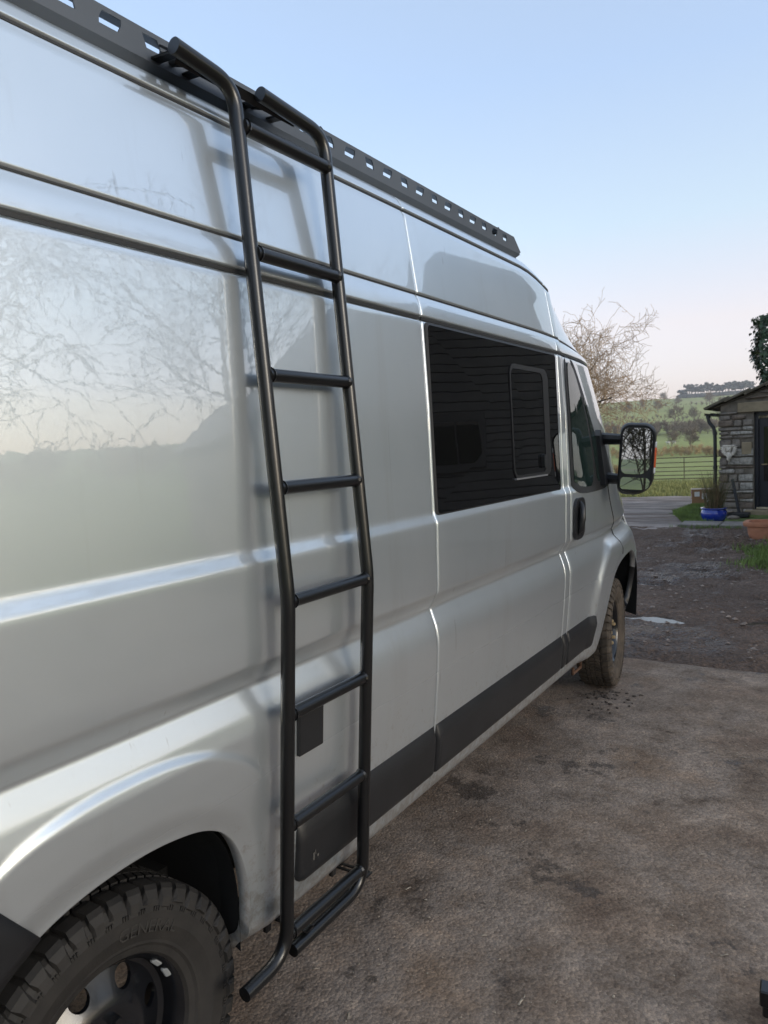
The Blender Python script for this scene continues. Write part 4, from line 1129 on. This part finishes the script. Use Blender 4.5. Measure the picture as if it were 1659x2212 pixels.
# side window -------------------------------------------------------
def wmap(y, z, h):
    nx_, nz_ = .9945, .105
    t = (z - 1.352) / (1.978 - 1.352); x = float(Xs(1.372)) * (1 - t) + float(Xs(1.974)) * t
    bow = .0035 * math.sin(math.pi * max(0, min(1, t)))
    return (x + bow + h * nx_, y, z + h * nz_)
def rrect(y0, y1, z0, z1, r_, n=6):
    P = []
    for (cy, cz, a0) in ((y1 - r_, z1 - r_, 0), (y0 + r_, z1 - r_, 90), (y0 + r_, z0 + r_, 180), (y1 - r_, z0 + r_, 270)):
        for k in range(n + 1):
            a = R(a0 + 90 * k / n); P.append((cy + r_ * math.cos(a), cz + r_ * math.sin(a)))
    return P
def gplate(y0, y1, z0, z1, r_, h0, h1, nm, mat, parent):
    """curved glass: grid inside a rounded rectangle"""
    mb = MB(); P = rrect(y0, y1, z0, z1, r_); cy, cz = (y0 + y1) / 2, (z0 + z1) / 2; n = len(P); V = []; F = []; K = 10
    for k in range(K + 1):
        f = k / K
        for (y, z) in P: V.append(wmap(cy + (y - cy) * f, cz + (z - cz) * f, h1))
    for (y, z) in P: V.append(wmap(y, z, h1 - .0012) if False else wmap(y, z, h0))
    for k in range(1, K):
        for i in range(n): F.append((k * n + i, k * n + (i + 1) % n, (k + 1) * n + (i + 1) % n, (k + 1) * n + i))
    F.append(tuple(n + i for i in range(n)))
    for i in range(n): F.append((K * n + i, K * n + (i + 1) % n, (K + 1) * n + (i + 1) % n, (K + 1) * n + i))
    mb.v = V; mb.f = F; o = mb.build(nm, mat, parent); auto_smooth(o, 40); return o
win = gplate(2.136, 3.352, 1.357, 1.972, .018, -.004, .0055, 'side_window', M['privacy_glass'], VAN)
seal = MB()
for h_, (a, b, c, d_) in ((.004, (2.126, 3.362, 1.3495, 1.9785)),):
    P = rrect(a, b, c, d_, .02); Pi = rrect(a + .013, b - .013, c + .009, d_ - .008, .016); n = len(P)
    seal.add([wmap(y, z, -.003) for y, z in P] + [wmap(y, z, h_) for y, z in P] + [wmap(y, z, h_ + .0025) for y, z in Pi],
             [(i, (i + 1) % n, n + (i + 1) % n, n + i) for i in range(n)] + [(n + i, n + (i + 1) % n, 2 * n + (i + 1) % n, 2 * n + i) for i in range(n)])
seal.build('window_seal', M['rubber_seal'], VAN)
pane = gplate(2.80, 3.19, 1.445, 1.885, .03, .0045, .0075, 'sliding_pane', M['privacy_glass'], VAN)
def wbar(y0, y1, z0, z1, h, nm, mat):
    return MB().plate(rrect(y0, y1, z0, z1, min(.006, abs(z1 - z0) * .45, abs(y1 - y0) * .45)), h, lambda y, z, hh: wmap(y, z, hh)).build(nm, mat, VAN)
M['frame_matt'] = simple('matt_black_frame', (.007, .007, .0075), .55)
fr_ = MB()
Po = rrect(2.79, 3.225, 1.432, 1.897, .05); Pi = rrect(2.80, 3.160, 1.447, 1.878, .035); n = len(Po)
fr_.add([wmap(y, z, .006) for y, z in Po] + [wmap(y, z, .010) for y, z in Po] + [wmap(y, z, .010) for y, z in Pi] + [wmap(y, z, .006) for y, z in Pi],
        [f for i in range(n) for f in ((i, (i + 1) % n, n + (i + 1) % n, n + i), (n + i, n + (i + 1) % n, 2 * n + (i + 1) % n, 2 * n + i), (2 * n + i, 2 * n + (i + 1) % n, 3 * n + (i + 1) % n, 3 * n + i)) if not (Po[i][0] < 2.86 and False)])
fr_.build('pane_frame', M['frame_matt'], VAN)
wbar(2.80, 3.16, 1.430, 1.4365, .0155, 'bottom_channel', simple('grey_alloy_channel', (.30, .30, .31), .4, metal=.6))
MB().plate(rrect(3.105, 3.140, 1.465, 1.525, .012), .022, lambda y, z, hh: wmap(y, z, hh)).build('latch', M['black_plastic'], VAN)

# cab door glass, handle, mirror -----------------------------------
def cmap(y, z, h):
    us_ = np.linspace(0, .75, 220); cp = np.array([cab_point(u, z) for u in us_], float); k = int(np.argmin(np.abs(cp[:, 1] - y)))
    return (float(cp[k, 0]) + h, y, z)
def cpoly(poly, h0, h1, nm, mat):
    P = chaikin(list(poly) + [poly[0]], 2)[:-1]; c = P.mean(0); n = len(P); V = []; F = []
    for f in (0.02, .25, .5, .75, 1.0):
        for y, z in P: V.append(cmap(c[0] + (y - c[0]) * f, c[1] + (z - c[1]) * f, h1))
    for y, z in P: V.append(cmap(y, z, h0))
    for k in range(5):
        for i in range(n): F.append((k * n + i, k * n + (i + 1) % n, (k + 1) * n + (i + 1) % n, (k + 1) * n + i))
    F.append(tuple(range(n))); mb = MB(); mb.v = V; mb.f = F; o = mb.build(nm, mat, None); o.parent = DOOR; auto_smooth(o, 40); return o
cpoly([(3.515, 1.36), (3.50, 1.66), (3.515, 1.985), (3.62, 1.995), (3.74, 1.93), (4.0, 1.62), (4.22, 1.36), (4.16, 1.315), (3.9, 1.31), (3.60, 1.315)], -.003, .005, 'window_seal', M['rubber_seal'])
cpoly([(3.55, 1.38), (3.535, 1.66), (3.545, 1.95), (3.60, 1.965), (3.70, 1.90), (3.84, 1.66), (3.92, 1.345), (3.64, 1.345)], .002, .008, 'door_glass', M['cab_glass'])
cpoly([(3.97, 1.36), (3.90, 1.62), (3.80, 1.80), (3.84, 1.79), (4.02, 1.56), (4.15, 1.37), (4.10, 1.345)], .002, .0075, 'quarter_light', M['cab_glass'])
hb = MB().plate(rrect(3.50, 3.655, 1.095, 1.300, .05, 8), .014, lambda y, z, h: (float(Xs(z)) + h, y + (z - 1.2) * .06, z))
hb = dchild(hb, 'door_handle', M['black_plastic'], DOOR)
dchild(MB().plate(rrect(3.545, 3.625, 1.12, 1.278, .034, 8), .0155, lambda y, z, h: (float(Xs(z)) + h, y + (z - 1.2) * .06, z)), 'handle_cup', M['dark_void'], DOOR)
gr = MB().tube([(.010, 3.553, 1.125), (.030, 3.545, 1.15), (.036, 3.545, 1.20), (.030, 3.555, 1.255), (.010, 3.565, 1.28)], [.013, .016, .017, .016, .012], 10)
dchild(gr, 'handle_grip', M['black_plastic'], DOOR, True)
MIR = bpy.data.objects.new('door_mirror', None)
def mirror():
    th = .178; c = Vector((.150, 4.05, 1.482)); hw, hh = .088, .183
    Rm = Matrix.Rotation(th, 4, 'Z') @ Matrix.Rotation(-.05, 4, 'X')
    def shape(w, h, r_, n=8):
        P = []
        for (sx_, sz_, a0, rr) in ((1, 1, 0, r_ * .8), (-1, 1, 90, r_ * .62), (-1, -1, 180, r_ * .55), (1, -1, 270, r_ * 1.3)):
            for k in range(n + 1):
                a = R(a0 + 90 * k / n); P.append((sx_ * (w - rr) + rr * math.cos(a), sz_ * (h - rr) + rr * math.sin(a)))
        return P
    def W3(x, y, z): return Rm @ Vector((x, y, z)) + c
    prof = [(-.000, .93), (-.012, .965), (-.004, 1.0), (.02, 1.05), (.06, 1.04), (.10, .92), (.125, .78), (.138, .5)]
    V = []; F = []; n = None
    for (y, s) in prof:
        P = shape(hw * s, hh * s, .075 * s); n = len(P); V += [W3(x + .004, y, z) for x, z in P]
    for k in range(len(prof) - 1):
        for i in range(n): F.append((k * n + i, k * n + (i + 1) % n, (k + 1) * n + (i + 1) % n, (k + 1) * n + i))
    F.append(tuple((len(prof) - 1) * n + i for i in range(n))); F.append(tuple(range(n))[::-1])
    mb = MB(); mb.v = [tuple(v) for v in V]; mb.f = F
    hs = mb.build('door_mirror', M['black_plastic'], VAN); auto_smooth(hs, 40)
    def kid(mb, nm, mat, smooth=False):
        o = mb.build(nm, mat, None, smooth); o.parent = hs; return o
    def gl(z0, z1, rr, nm):
        P = [(x * .85, z) for x, z in shape(hw, (z1 - z0) / 2, rr)]; zc = (z0 + z1) / 2
        kid(MB().plate([(x + .004, z + zc) for x, z in P], -.006, lambda x, z, h: tuple(W3(x, -.004 + h, z))), nm, M['mirror'])
    gl(-.082, .163, .055, 'mirror_glass'); gl(-.164, -.100, .032, 'wide_angle_glass')
    ap = MB(); ap.plate([(x * .93 + .004, z * .955) for x, z in shape(hw, hh, .055)], -.003, lambda x, z, h: tuple(W3(x, -.002 + h, z))); kid(ap, 'glass_surround', M['frame_matt'])
    ind = MB(); ind.plate(rrect(.004, .05, -.045, .065, .012), .014, lambda y, z, h: tuple(W3(.088 + h, y, z))); kid(ind, 'indicator_lens', M['amber'])
    for z0 in (.062, -.075):
        q = MB(); q.plate(rrect(.004, .05, z0, z0 + .032, .008), .0135, lambda y, z, h: tuple(W3(.088 + h, y, z))); kid(q, 'lens_end', M['clear_lens'])
    for zz in (.10, -.115):
        a = MB().tube([(.075, 4.08, 1.482 + zz), (-.03, 4.10, 1.482 + zz), (-.085, 4.12, 1.482 + zz)], [.028, .032, .036], 8); kid(a, 'arm', M['black_plastic'])
    sail = MB(); poly = [(4.0, 1.335), (4.25, 1.335), (4.23, 1.40), (4.10, 1.60), (4.05, 1.63), (4.0, 1.60)]
    sail.plate(poly, .03, lambda y, z, h: cmap(y, z, h)); kid(sail, 'mirror_base', M['black_plastic'])
mirror()

# headlight, front grille are round the nose; a simple lamp keeps the front honest from the side
V = []
hl = MB()
P = [(u, z) for u, z in ((.60, .92), (.74, .88), (.76, .98), (.66, 1.10), (.60, 1.06))]
def nmap(u, z, h):
    x, y = cab_point(u, z); x2, y2 = cab_point(u + .01, z); t = Vector((float(x2 - x), float(y2 - y), 0)).normalized(); n_ = Vector((t.y, -t.x, 0))
    return (float(x) + n_.x * h, float(y) + n_.y * h, z)
hl.plate(P, .008, nmap).build('headlight', M['clear_lens'], VAN)

# roof rail ---------------------------------------------------------
RX, RZ0, RZ1 = -.168, 2.384, 2.442
slots = []
for n_ in range(-12, 20):
    y = 1.010 + .1015 * n_; zc = 2.420; a, h = .0255, .0125
    if n_ % 2 == 0: slots.append([(y - a, zc - h * .1), (y - a + .007, zc + h), (y + a, zc + h), (y + a, zc + h * .1), (y + a - .007, zc - h), (y - a, zc - h)])
    else: slots.append([(y - a, zc + h), (y - a + .012, zc - h), (y + a, zc - h), (y + a - .004, zc + .0), (y + a - .012, zc + h)])
m = curve_plate('roof_rail', [(-.33, RZ0), (3.10, RZ0), (3.115, RZ0 + .010), (3.035, RZ1), (-.33, RZ1)], slots, .004)
for v in m.vertices:
    y, z, t = v.co; v.co = (RX + t, y, z)
rail = obj('roof_rail', m, M['rail_grey'], VAN)
def rchild(mb, nm, mat=M['rail_grey']):
    o = mb.build(nm, mat, None); o.parent = rail; return o
b = MB(); b.add([(RX + .002, -.33, RZ0), (RX + .002, 3.112, RZ0), (RX - .028, 3.10, RZ0 - .022), (RX - .028, -.33, RZ0 - .022), (RX - .002, -.33, RZ0 + .002), (RX - .002, 3.112, RZ0 + .002), (RX - .030, 3.10, RZ0 - .019), (RX - .030, -.33, RZ0 - .019)],
            [(0, 1, 2, 3), (7, 6, 5, 4), (0, 4, 5, 1), (1, 5, 6, 2), (2, 6, 7, 3), (3, 7, 4, 0)])
rchild(b, 'lower_flange'); rchild(MB().box((RX - .018, 1.35, RZ1 - .002), (.034, 3.36, .004)), 'upper_flange')
for y in (.1, 1.05, 2.0, 2.9): rchild(MB().box((RX - .04, y, RZ0 - .012), (.05, .06, .05), bev=.003), 'rail_foot', M['powder_black'])
for y in (.5, 1.7, 2.9): rchild(MB().tube([(RX - .01, y, 2.44), (2 * XC - RX, y, 2.44)], .014, 8), 'cross_bar', M['powder_black'])

# wheels ------------------------------------------------------------
def wheel_meshes(mud):
    RI = .206
    # tyre carcass, axis x, outer face +x
    prof = [(RI - .012, .070), (RI - .002, .084), (RI + .012, .088), (RI + .018, .0925), (RI + .024, .093), (RI + .055, .1035), (RI + .085, .1045), (RI + .104, .100), (RI + .118, .092), (.331, .082), (.3335, .06), (.3345, .0)]
    prof = prof + [(r_, -h) for r_, h in prof[::-1][1:]]
    ty = MB().lathe(prof, 96, 'x')
    rr = random.Random(7)
    # shoulder lugs reach down the sidewall, alternate long and short
    NL = 46
    for k in range(NL):
        for s in (1, -1):
            a0 = 2 * math.pi * (k + (.5 if s < 0 else 0)) / NL; wd = 2 * math.pi / NL * .36; long = k % 2 == 0
            sec = [(.343, .048), (.3445, .060), (.342, .088), (.334, .099), (.318, .1065), (.300 if long else .309, .1085)]
            low = [(.331, .048), (.331, .060), (.330, .084), (.322, .092), (.308, .0985), (.296 if long else .306, .1015)]
            V = []
            for (da, sc_) in ((-1, 1), (1, 1)):
                for i, (r_, h) in enumerate(sec):
                    jog = (.10 if i < 2 else (-.14 if i == 2 else .05)) * wd
                    a = a0 + da * wd * (1 if i < 4 else .72) + jog; V.append((s * h, r_ * math.cos(a), r_ * math.sin(a)))
                for i, (r_, h) in enumerate(low):
                    jog = (.10 if i < 2 else (-.14 if i == 2 else .05)) * wd
                    a = a0 + da * wd * 1.12 + jog; V.append((s * h, r_ * math.cos(a), r_ * math.sin(a)))
            n = len(sec); F = []
            for i in range(n - 1):
                F.append((i, i + 1, 2 * n + i + 1, 2 * n + i)); F.append((i, n + i, n + i + 1, i + 1)); F.append((2 * n + i, 2 * n + i + 1, 3 * n + i + 1, 3 * n + i))
            F.append((0, 2 * n, 3 * n, n)); F.append((n - 1, 2 * n - 1, 4 * n - 1, 3 * n - 1)); ty.add(V, F)
        for (h0, h1, off, tw_) in ((.012, .040, .0, .5), (-.022, .006, .45, -.4), (-.044, -.026, .1, .6)):
            for half in (0, 1):
                a0 = 2 * math.pi * (k + off + half * .5) / NL; wd = 2 * math.pi / NL * .19; V = []
                for r_, g_ in ((.3445, 1), (.331, 1.15)):
                    for (h, da) in ((h0, -1), (h0, 1), (h1, 1), (h1, -1)):
                        a = a0 + da * wd * g_ + tw_ * wd * (1 if h == h1 else -1); V.append((h, r_ * math.cos(a), r_ * math.sin(a)))
                ty.add(V, [(0, 1, 2, 3), (0, 4, 5, 1), (1, 5, 6, 2), (2, 6, 7, 3), (3, 7, 4, 0)])
    # ribs and ring marks on the sidewall
    for k in range(NL):
        for q in range(3):
            a = 2 * math.pi * (k + .5 + (q - 1) * .16) / NL; r1, r2 = .291, .301
            V = []
            for da in (-.006, .006):
                for r_, h in ((r1, .1035), (r1, .1065), (r2, .1065), (r2, .1025)): V.append((h, r_ * math.cos(a + da), r_ * math.sin(a + da)))
            ty.add(V, [(0, 1, 2, 3), (4, 7, 6, 5), (1, 5, 6, 2), (0, 4, 5, 1), (3, 2, 6, 7)])
    tym = mesh('tyre', ty.v, ty.f)
    # rim: flange, barrel and dished disc with round holes
    rim = MB().lathe([(RI - .030, -.08), (RI - .026, .02), (RI - .022, .060), (RI - .010, .074), (RI + .002, .084), (RI + .011, .0865), (RI + .014, .083), (RI + .010, .078), (RI - .002, .066), (RI - .012, .02), (RI - .016, -.08)], 72, 'x')
    d = MB().lathe([(.055, .052), (.085, .058), (.100, .056), (.118, .045), (.150, .028), (.168, .020), (.180, .026), (.184, .010), (.168, .010), (.150, .018), (.118, .034), (.095, .046), (.055, .042), (.055, .052)], 72, 'x')
    do = bpy.data.objects.new('d', mesh('d', d.v, d.f)); C.objects.link(do)
    bm = bmesh.new(); bm.from_mesh(do.data); bmesh.ops.remove_doubles(bm, verts=bm.verts, dist=1e-5); bmesh.ops.recalc_face_normals(bm, faces=bm.faces); bm.to_mesh(do.data); bm.free()
    ct = MB()
    for k in range(8):
        a = 2 * math.pi * (k + .3) / 8; ct.tube([(-.05, .142 * math.cos(a), .142 * math.sin(a)), (.12, .142 * math.cos(a), .142 * math.sin(a))], .023, 20)
    cto = bpy.data.objects.new('c', mesh('c', ct.v, ct.f)); C.objects.link(cto)
    bm = bmesh.new(); bm.from_mesh(cto.data); bmesh.ops.recalc_face_normals(bm, faces=bm.faces); bm.to_mesh(cto.data); bm.free()
    bo = do.modifiers.new('b', 'BOOLEAN'); bo.operation = 'DIFFERENCE'; bo.object = cto; bo.solver = 'EXACT'
    dg = bpy.context.evaluated_depsgraph_get(); dm = bpy.data.meshes.new_from_object(do.evaluated_get(dg))
    bpy.data.objects.remove(do); bpy.data.objects.remove(cto)
    rm = MB(); rm.v = list(rim.v); rm.f = list(rim.f); rm.add([tuple(v.co) for v in dm.vertices], [tuple(p.vertices) for p in dm.polygons])
    rmm = mesh('wheel', rm.v, rm.f)
    hub = MB().lathe([(.0, .066), (.034, .066), (.040, .060), (.042, .045), (.056, .044), (.056, .03)], 32, 'x'); hm = mesh('hub', hub.v, hub.f)
    nut = MB().lathe([(.0, .026), (.009, .026), (.0125, .020), (.0125, .0)], 6, 'x'); nm_ = mesh('wheel_nut', nut.v, nut.f)
    return tym, rmm, hm, nm_
WM = wheel_meshes(False)
def lettering(txt, rad, size, ang0, x):
    m = text_mesh(txt, size, .0012); V = [v.co.copy() for v in m.vertices]
    for v in m.vertices:
        tx, tz, d = v.co; a = ang0 + tx / rad; r_ = rad + tz           # a is measured from up towards the front
        v.co = (x + d, r_ * math.sin(a), r_ * math.cos(a))
    m.update(); return m
def wheel(y, x, steer, tyre_mat, side, mt, spin):
    w = obj('wheel', WM[1], M['rim_black'], VAN, loc=Vector((x, y, TR_)) - ORIGIN[VAN.name]); w.rotation_euler = (spin, 0, steer + (math.pi if side < 0 else 0))
    t = bpy.data.objects.new('tyre', mt); C.objects.link(t); t.parent = w
    if not mt.materials: mt.materials.append(tyre_mat)
    h = obj('hub', WM[2], M['rust'] if tyre_mat is M['mud_tyre'] else M['rim_black'], w, world=False)
    for k in range(5):
        a = 2 * math.pi * k / 5; obj('wheel_nut', WM[3] if tyre_mat is M['mud_tyre'] else NUT2, M['brass'] if tyre_mat is M['mud_tyre'] else M['rim_black'], w, loc=(.053, .072 * math.cos(a), .072 * math.sin(a)))
    return w
NUT2 = WM[3].copy()
tyre_a = WM[0]; tyre_b = WM[0].copy(); tyre_a.materials.append(M['tyre']); tyre_b.materials.append(M['mud_tyre'])
rw = wheel(YR, -.035 - .1045 + .026, 0, M['tyre'], 1, tyre_a, .0)
fwl = wheel(YF, -.045 - .1045 + .026, .12, M['mud_tyre'], 1, tyre_b, .5)
wheel(YR, 2 * XC + .14, 0, M['tyre'], -1, tyre_a, .2); wheel(YF, 2 * XC + .15, .12, M['mud_tyre'], -1, tyre_b, .9)
for o in list(rw.children) + [rw] + [c for c in fwl.children]:
    if o.name.startswith(('wheel', 'hub')): auto_smooth(o, 38)
lt = obj('tyre_lettering', lettering('GENERAL', .250, .036, .38, .1035), M['tyre'], rw, world=False)
lt.data.materials.clear(); lt.data.materials.append(simple('raised_tyre_letters', (.022, .020, .018), .6))
for a in (.88, 1.13):
    r_ = .190; MB().box((0, 0, 0), (.02, .036, .022), bev=.007).build('balance_weight', M['lead'], rw, world=False, loc=(.055, r_ * math.sin(a), r_ * math.cos(a))).rotation_euler = (-a, 0, 0)

# ================================================================== ladder
LAD = thing('side_ladder', 'black tubular steel ladder hooked on the van side', 'ladder', (.13, 1.34, .45))
def fillet(pts, rads, n=8):
    pts = [Vector(p) for p in pts]; out = [pts[0]]
    for i in range(1, len(pts) - 1):
        a, b, c = pts[i - 1], pts[i], pts[i + 1]; r_ = rads[i - 1]
        d1 = (a - b).normalized(); d2 = (c - b).normalized(); ang = d1.angle(d2); L_ = r_ / math.tan(ang / 2)
        p1, p2 = b + d1 * L_, b + d2 * L_
        for k in range(n + 1):
            t = k / n; out.append((p1 * (1 - t) + b * t) * (1 - t) + (b * (1 - t) + p2 * t) * t)
    out.append(pts[-1]); return out
def lx(z): return .135 - .135 * max(0, z - 1.28) / 1.0
YL, YRT, LR = 1.190, 1.495, .0158
for y, t0, b0 in ((YL, 1.035, 1.052), (YRT, 1.275, 1.21)):
    pts = fillet([(lx(2.33) - .012, t0, 2.352), (lx(2.33) - .008, y, 2.335), (lx(1.28), y, 1.28), (.135, y, .462), (.135, b0, .458)], (.060, .5, .075), 10)
    auto_smooth(MB().tube(pts, LR, 20).build('upright', M['powder_black'], LAD), 50)
for z in (2.258, 2.002, 1.752, 1.516, 1.276, 1.024, .768, .508):
    r_ = auto_smooth(MB().tube([(lx(z), YL + .006, z), (lx(z), YRT - .006, z)], .0145, 18).build('rung', M['powder_black'], LAD), 50)
    for yy, s in ((YL + LR - .001, 1), (YRT - LR + .001, -1)):
        o = MB().tube([(lx(z), yy, z), (lx(z), yy + s * .006, z)], [.0172, .0150], 14).build('weld_bead', M['powder_black'], None); o.parent = r_
# hook bracket over the roof rail
hk = MB()
def strip(mb, prof, y0, y1, th=.004):
    n = len(prof); V = []
    for y in (y0, y1):
        V += [(x, y, z) for x, z in prof]
        V += [(x - th * .6, y, z - th) for x, z in prof]
    F = []
    for i in range(n - 1):
        F += [(i, 2 * n + i, 2 * n + i + 1, i + 1), (n + i, n + i + 1, 3 * n + i + 1, 3 * n + i), (i, i + 1, n + i + 1, n + i), (2 * n + i, 3 * n + i, 3 * n + i + 1, 2 * n + i + 1)]
    F += [(0, n, 3 * n, 2 * n), (n - 1, 3 * n - 1, 4 * n - 1, 2 * n - 1)]
    mb.add(V, F)
strip(hk, [(-.042, 2.340), (-.034, 2.353), (-.085, 2.380)], 1.06, 1.42)
hk.build('hook_bracket', M['powder_black'], LAD)
for y in (1.12, 1.36): MB().tube([(-.06, y, 2.362), (-.16, y, 2.39)], [.008, .010], 12).build('rubber_buffer', M['rubber_seal'], LAD)
for y in (1.08, 1.16, 1.33, 1.42):
    MB().box((-.080, y, 2.366), (.085, .026, .006), bev=.002).build('rail_clamp', M['powder_black'], LAD)
    MB().tube([(-.10, y, 2.368), (-.10, y, 2.376)], .006, 6).build('clamp_bolt', M['powder_black'], LAD)
# perforated stays under the sill
for y0, y1 in ((1.30, 1.22), (1.60, 1.46)):
    m = curve_plate('stay', [(0, -.014), (.26, -.014), (.26, .014), (0, .014)], [[(.03 + .065 * k, -.006), (.075 + .065 * k, -.006), (.075 + .065 * k, .006), (.03 + .065 * k, .006)] for k in range(3)], .004)
    o = obj('sill_stay', m, M['powder_black'], LAD, loc=Vector((-.13, (y0 + y1) / 2, .430)) - ORIGIN[LAD.name]); o.rotation_euler = (0, 0, .0)
    o = MB().box((.005, (y0 + y1) / 2 + .012, .428), (.014, .02, .03), bev=.003).build('stay_block', M['rubber_seal'], LAD)

# the section above is drawn against a leaning axis; stand the side upright about the tyre contact line
SA, CA_ = math.sin(.0765), math.cos(.0765)
def upright(o, mirrored=False, k=None):
    m = o.data; n = len(m.vertices); c = np.zeros(n * 3, np.float32); m.vertices.foreach_get('co', c); c = c.reshape(-1, 3)
    if k is not None: c = np.array([1.118, 0, 1.665]) * (1 - k) + c * k
    x = 2 * XC - c[:, 0] if mirrored else c[:, 0].copy(); z = c[:, 2].copy(); xe = np.maximum(x, -.35); w = smooth_step(-.96, -.35, x)
    nx = x + ((xe + .05) * (CA_ - 1) + z * SA) * w; nz = z * CA_ - (xe + .05) * SA
    c[:, 0] = 2 * XC - nx if mirrored else nx; c[:, 2] = nz
    m.vertices.foreach_set('co', c.ravel()); m.update()
bpy.context.view_layer.update()
done = set()
for root in (VAN, LAD):
    for o in root.children_recursive:
        if o.type != 'MESH' or o.data.name in done: continue
        if o.name.startswith('wheel') and 'liner' not in o.name or (o.parent and o.parent.name.startswith('wheel') and 'liner' not in o.parent.name): continue
        if o.name.startswith('sill_stay'): o.location += Vector((-.03, .10, -.05)); continue
        done.add(o.data.name); upright(o, o.name.startswith('far_side'), 1.08 if root is LAD else (1.04 if (o is rail or o.parent is rail) else None))

# ================================================================== ground litter near the camera
def litter():
    rr = random.Random(8); V = []; F = []
    for i in range(700):
        x, y = rr.uniform(-.3, 1.6), rr.uniform(1.2, 5.0); s = rr.uniform(.0010, .0035); a = rr.uniform(0, 6.3); n = len(V); L_ = s * rr.choice([1, 1, 1.3, 1.6, 4]); z = .006 + .004 * fbm(x, y, 1.6)
        ca, sa = math.cos(a), math.sin(a)
        for (p, q, h) in ((-L_, -s, 0), (L_, -s, 0), (L_, s, 0), (-L_, s, 0), (0, 0, s * .9)): V.append((x + p * ca - q * sa, y + p * sa + q * ca, z + h))
        F += [(n, n + 1, n + 4), (n + 1, n + 2, n + 4), (n + 2, n + 3, n + 4), (n + 3, n, n + 4)]
    return tag(obj('grit', mesh('grit', V, F), simple('pale_grit', (.26, .22, .17), .8, var=.5, scale=30)), 'fine pale grit and twigs on the tarmac yard', 'grit', kind='stuff')
litter()
clod = simple('dried_mud', (.055, .043, .035), .95, bump=.8, bscale=40)
rr = random.Random(17); cm = MB()
for i in range(60):
    q_ = rr.uniform(.003, .011); cm.sphere((rr.gauss(-.02, .10), 4.40 + rr.gauss(0, .10), .004), (q_ * rr.uniform(.8, 1.6), q_, q_ * .7), 6, 4)
tag(cm.build('mud_crumbs', clod), 'crumbs of dark mud fallen behind the front tyre', 'mud', kind='stuff')

# ================================================================== air of the valley
def haze():
    m = bpy.data.materials.new('valley_haze'); m.use_nodes = True; nt = m.node_tree; nt.nodes.clear()
    pv_ = nt.nodes.new('ShaderNodeVolumePrincipled'); pv_.inputs['Color'].default_value = (.95, .935, .94, 1); pv_.inputs['Density'].default_value = .00034; pv_.inputs['Anisotropy'].default_value = .2
    ou = nt.nodes.new('ShaderNodeOutputMaterial'); nt.links.new(pv_.outputs[0], ou.inputs['Volume'])
    o = MB().box((0, 0, 35), (4400, 4400, 96)).build('haze', m); o['kind'] = 'stuff'; o['label'] = 'thin pale evening haze over the valley'; o['category'] = 'haze'
haze()
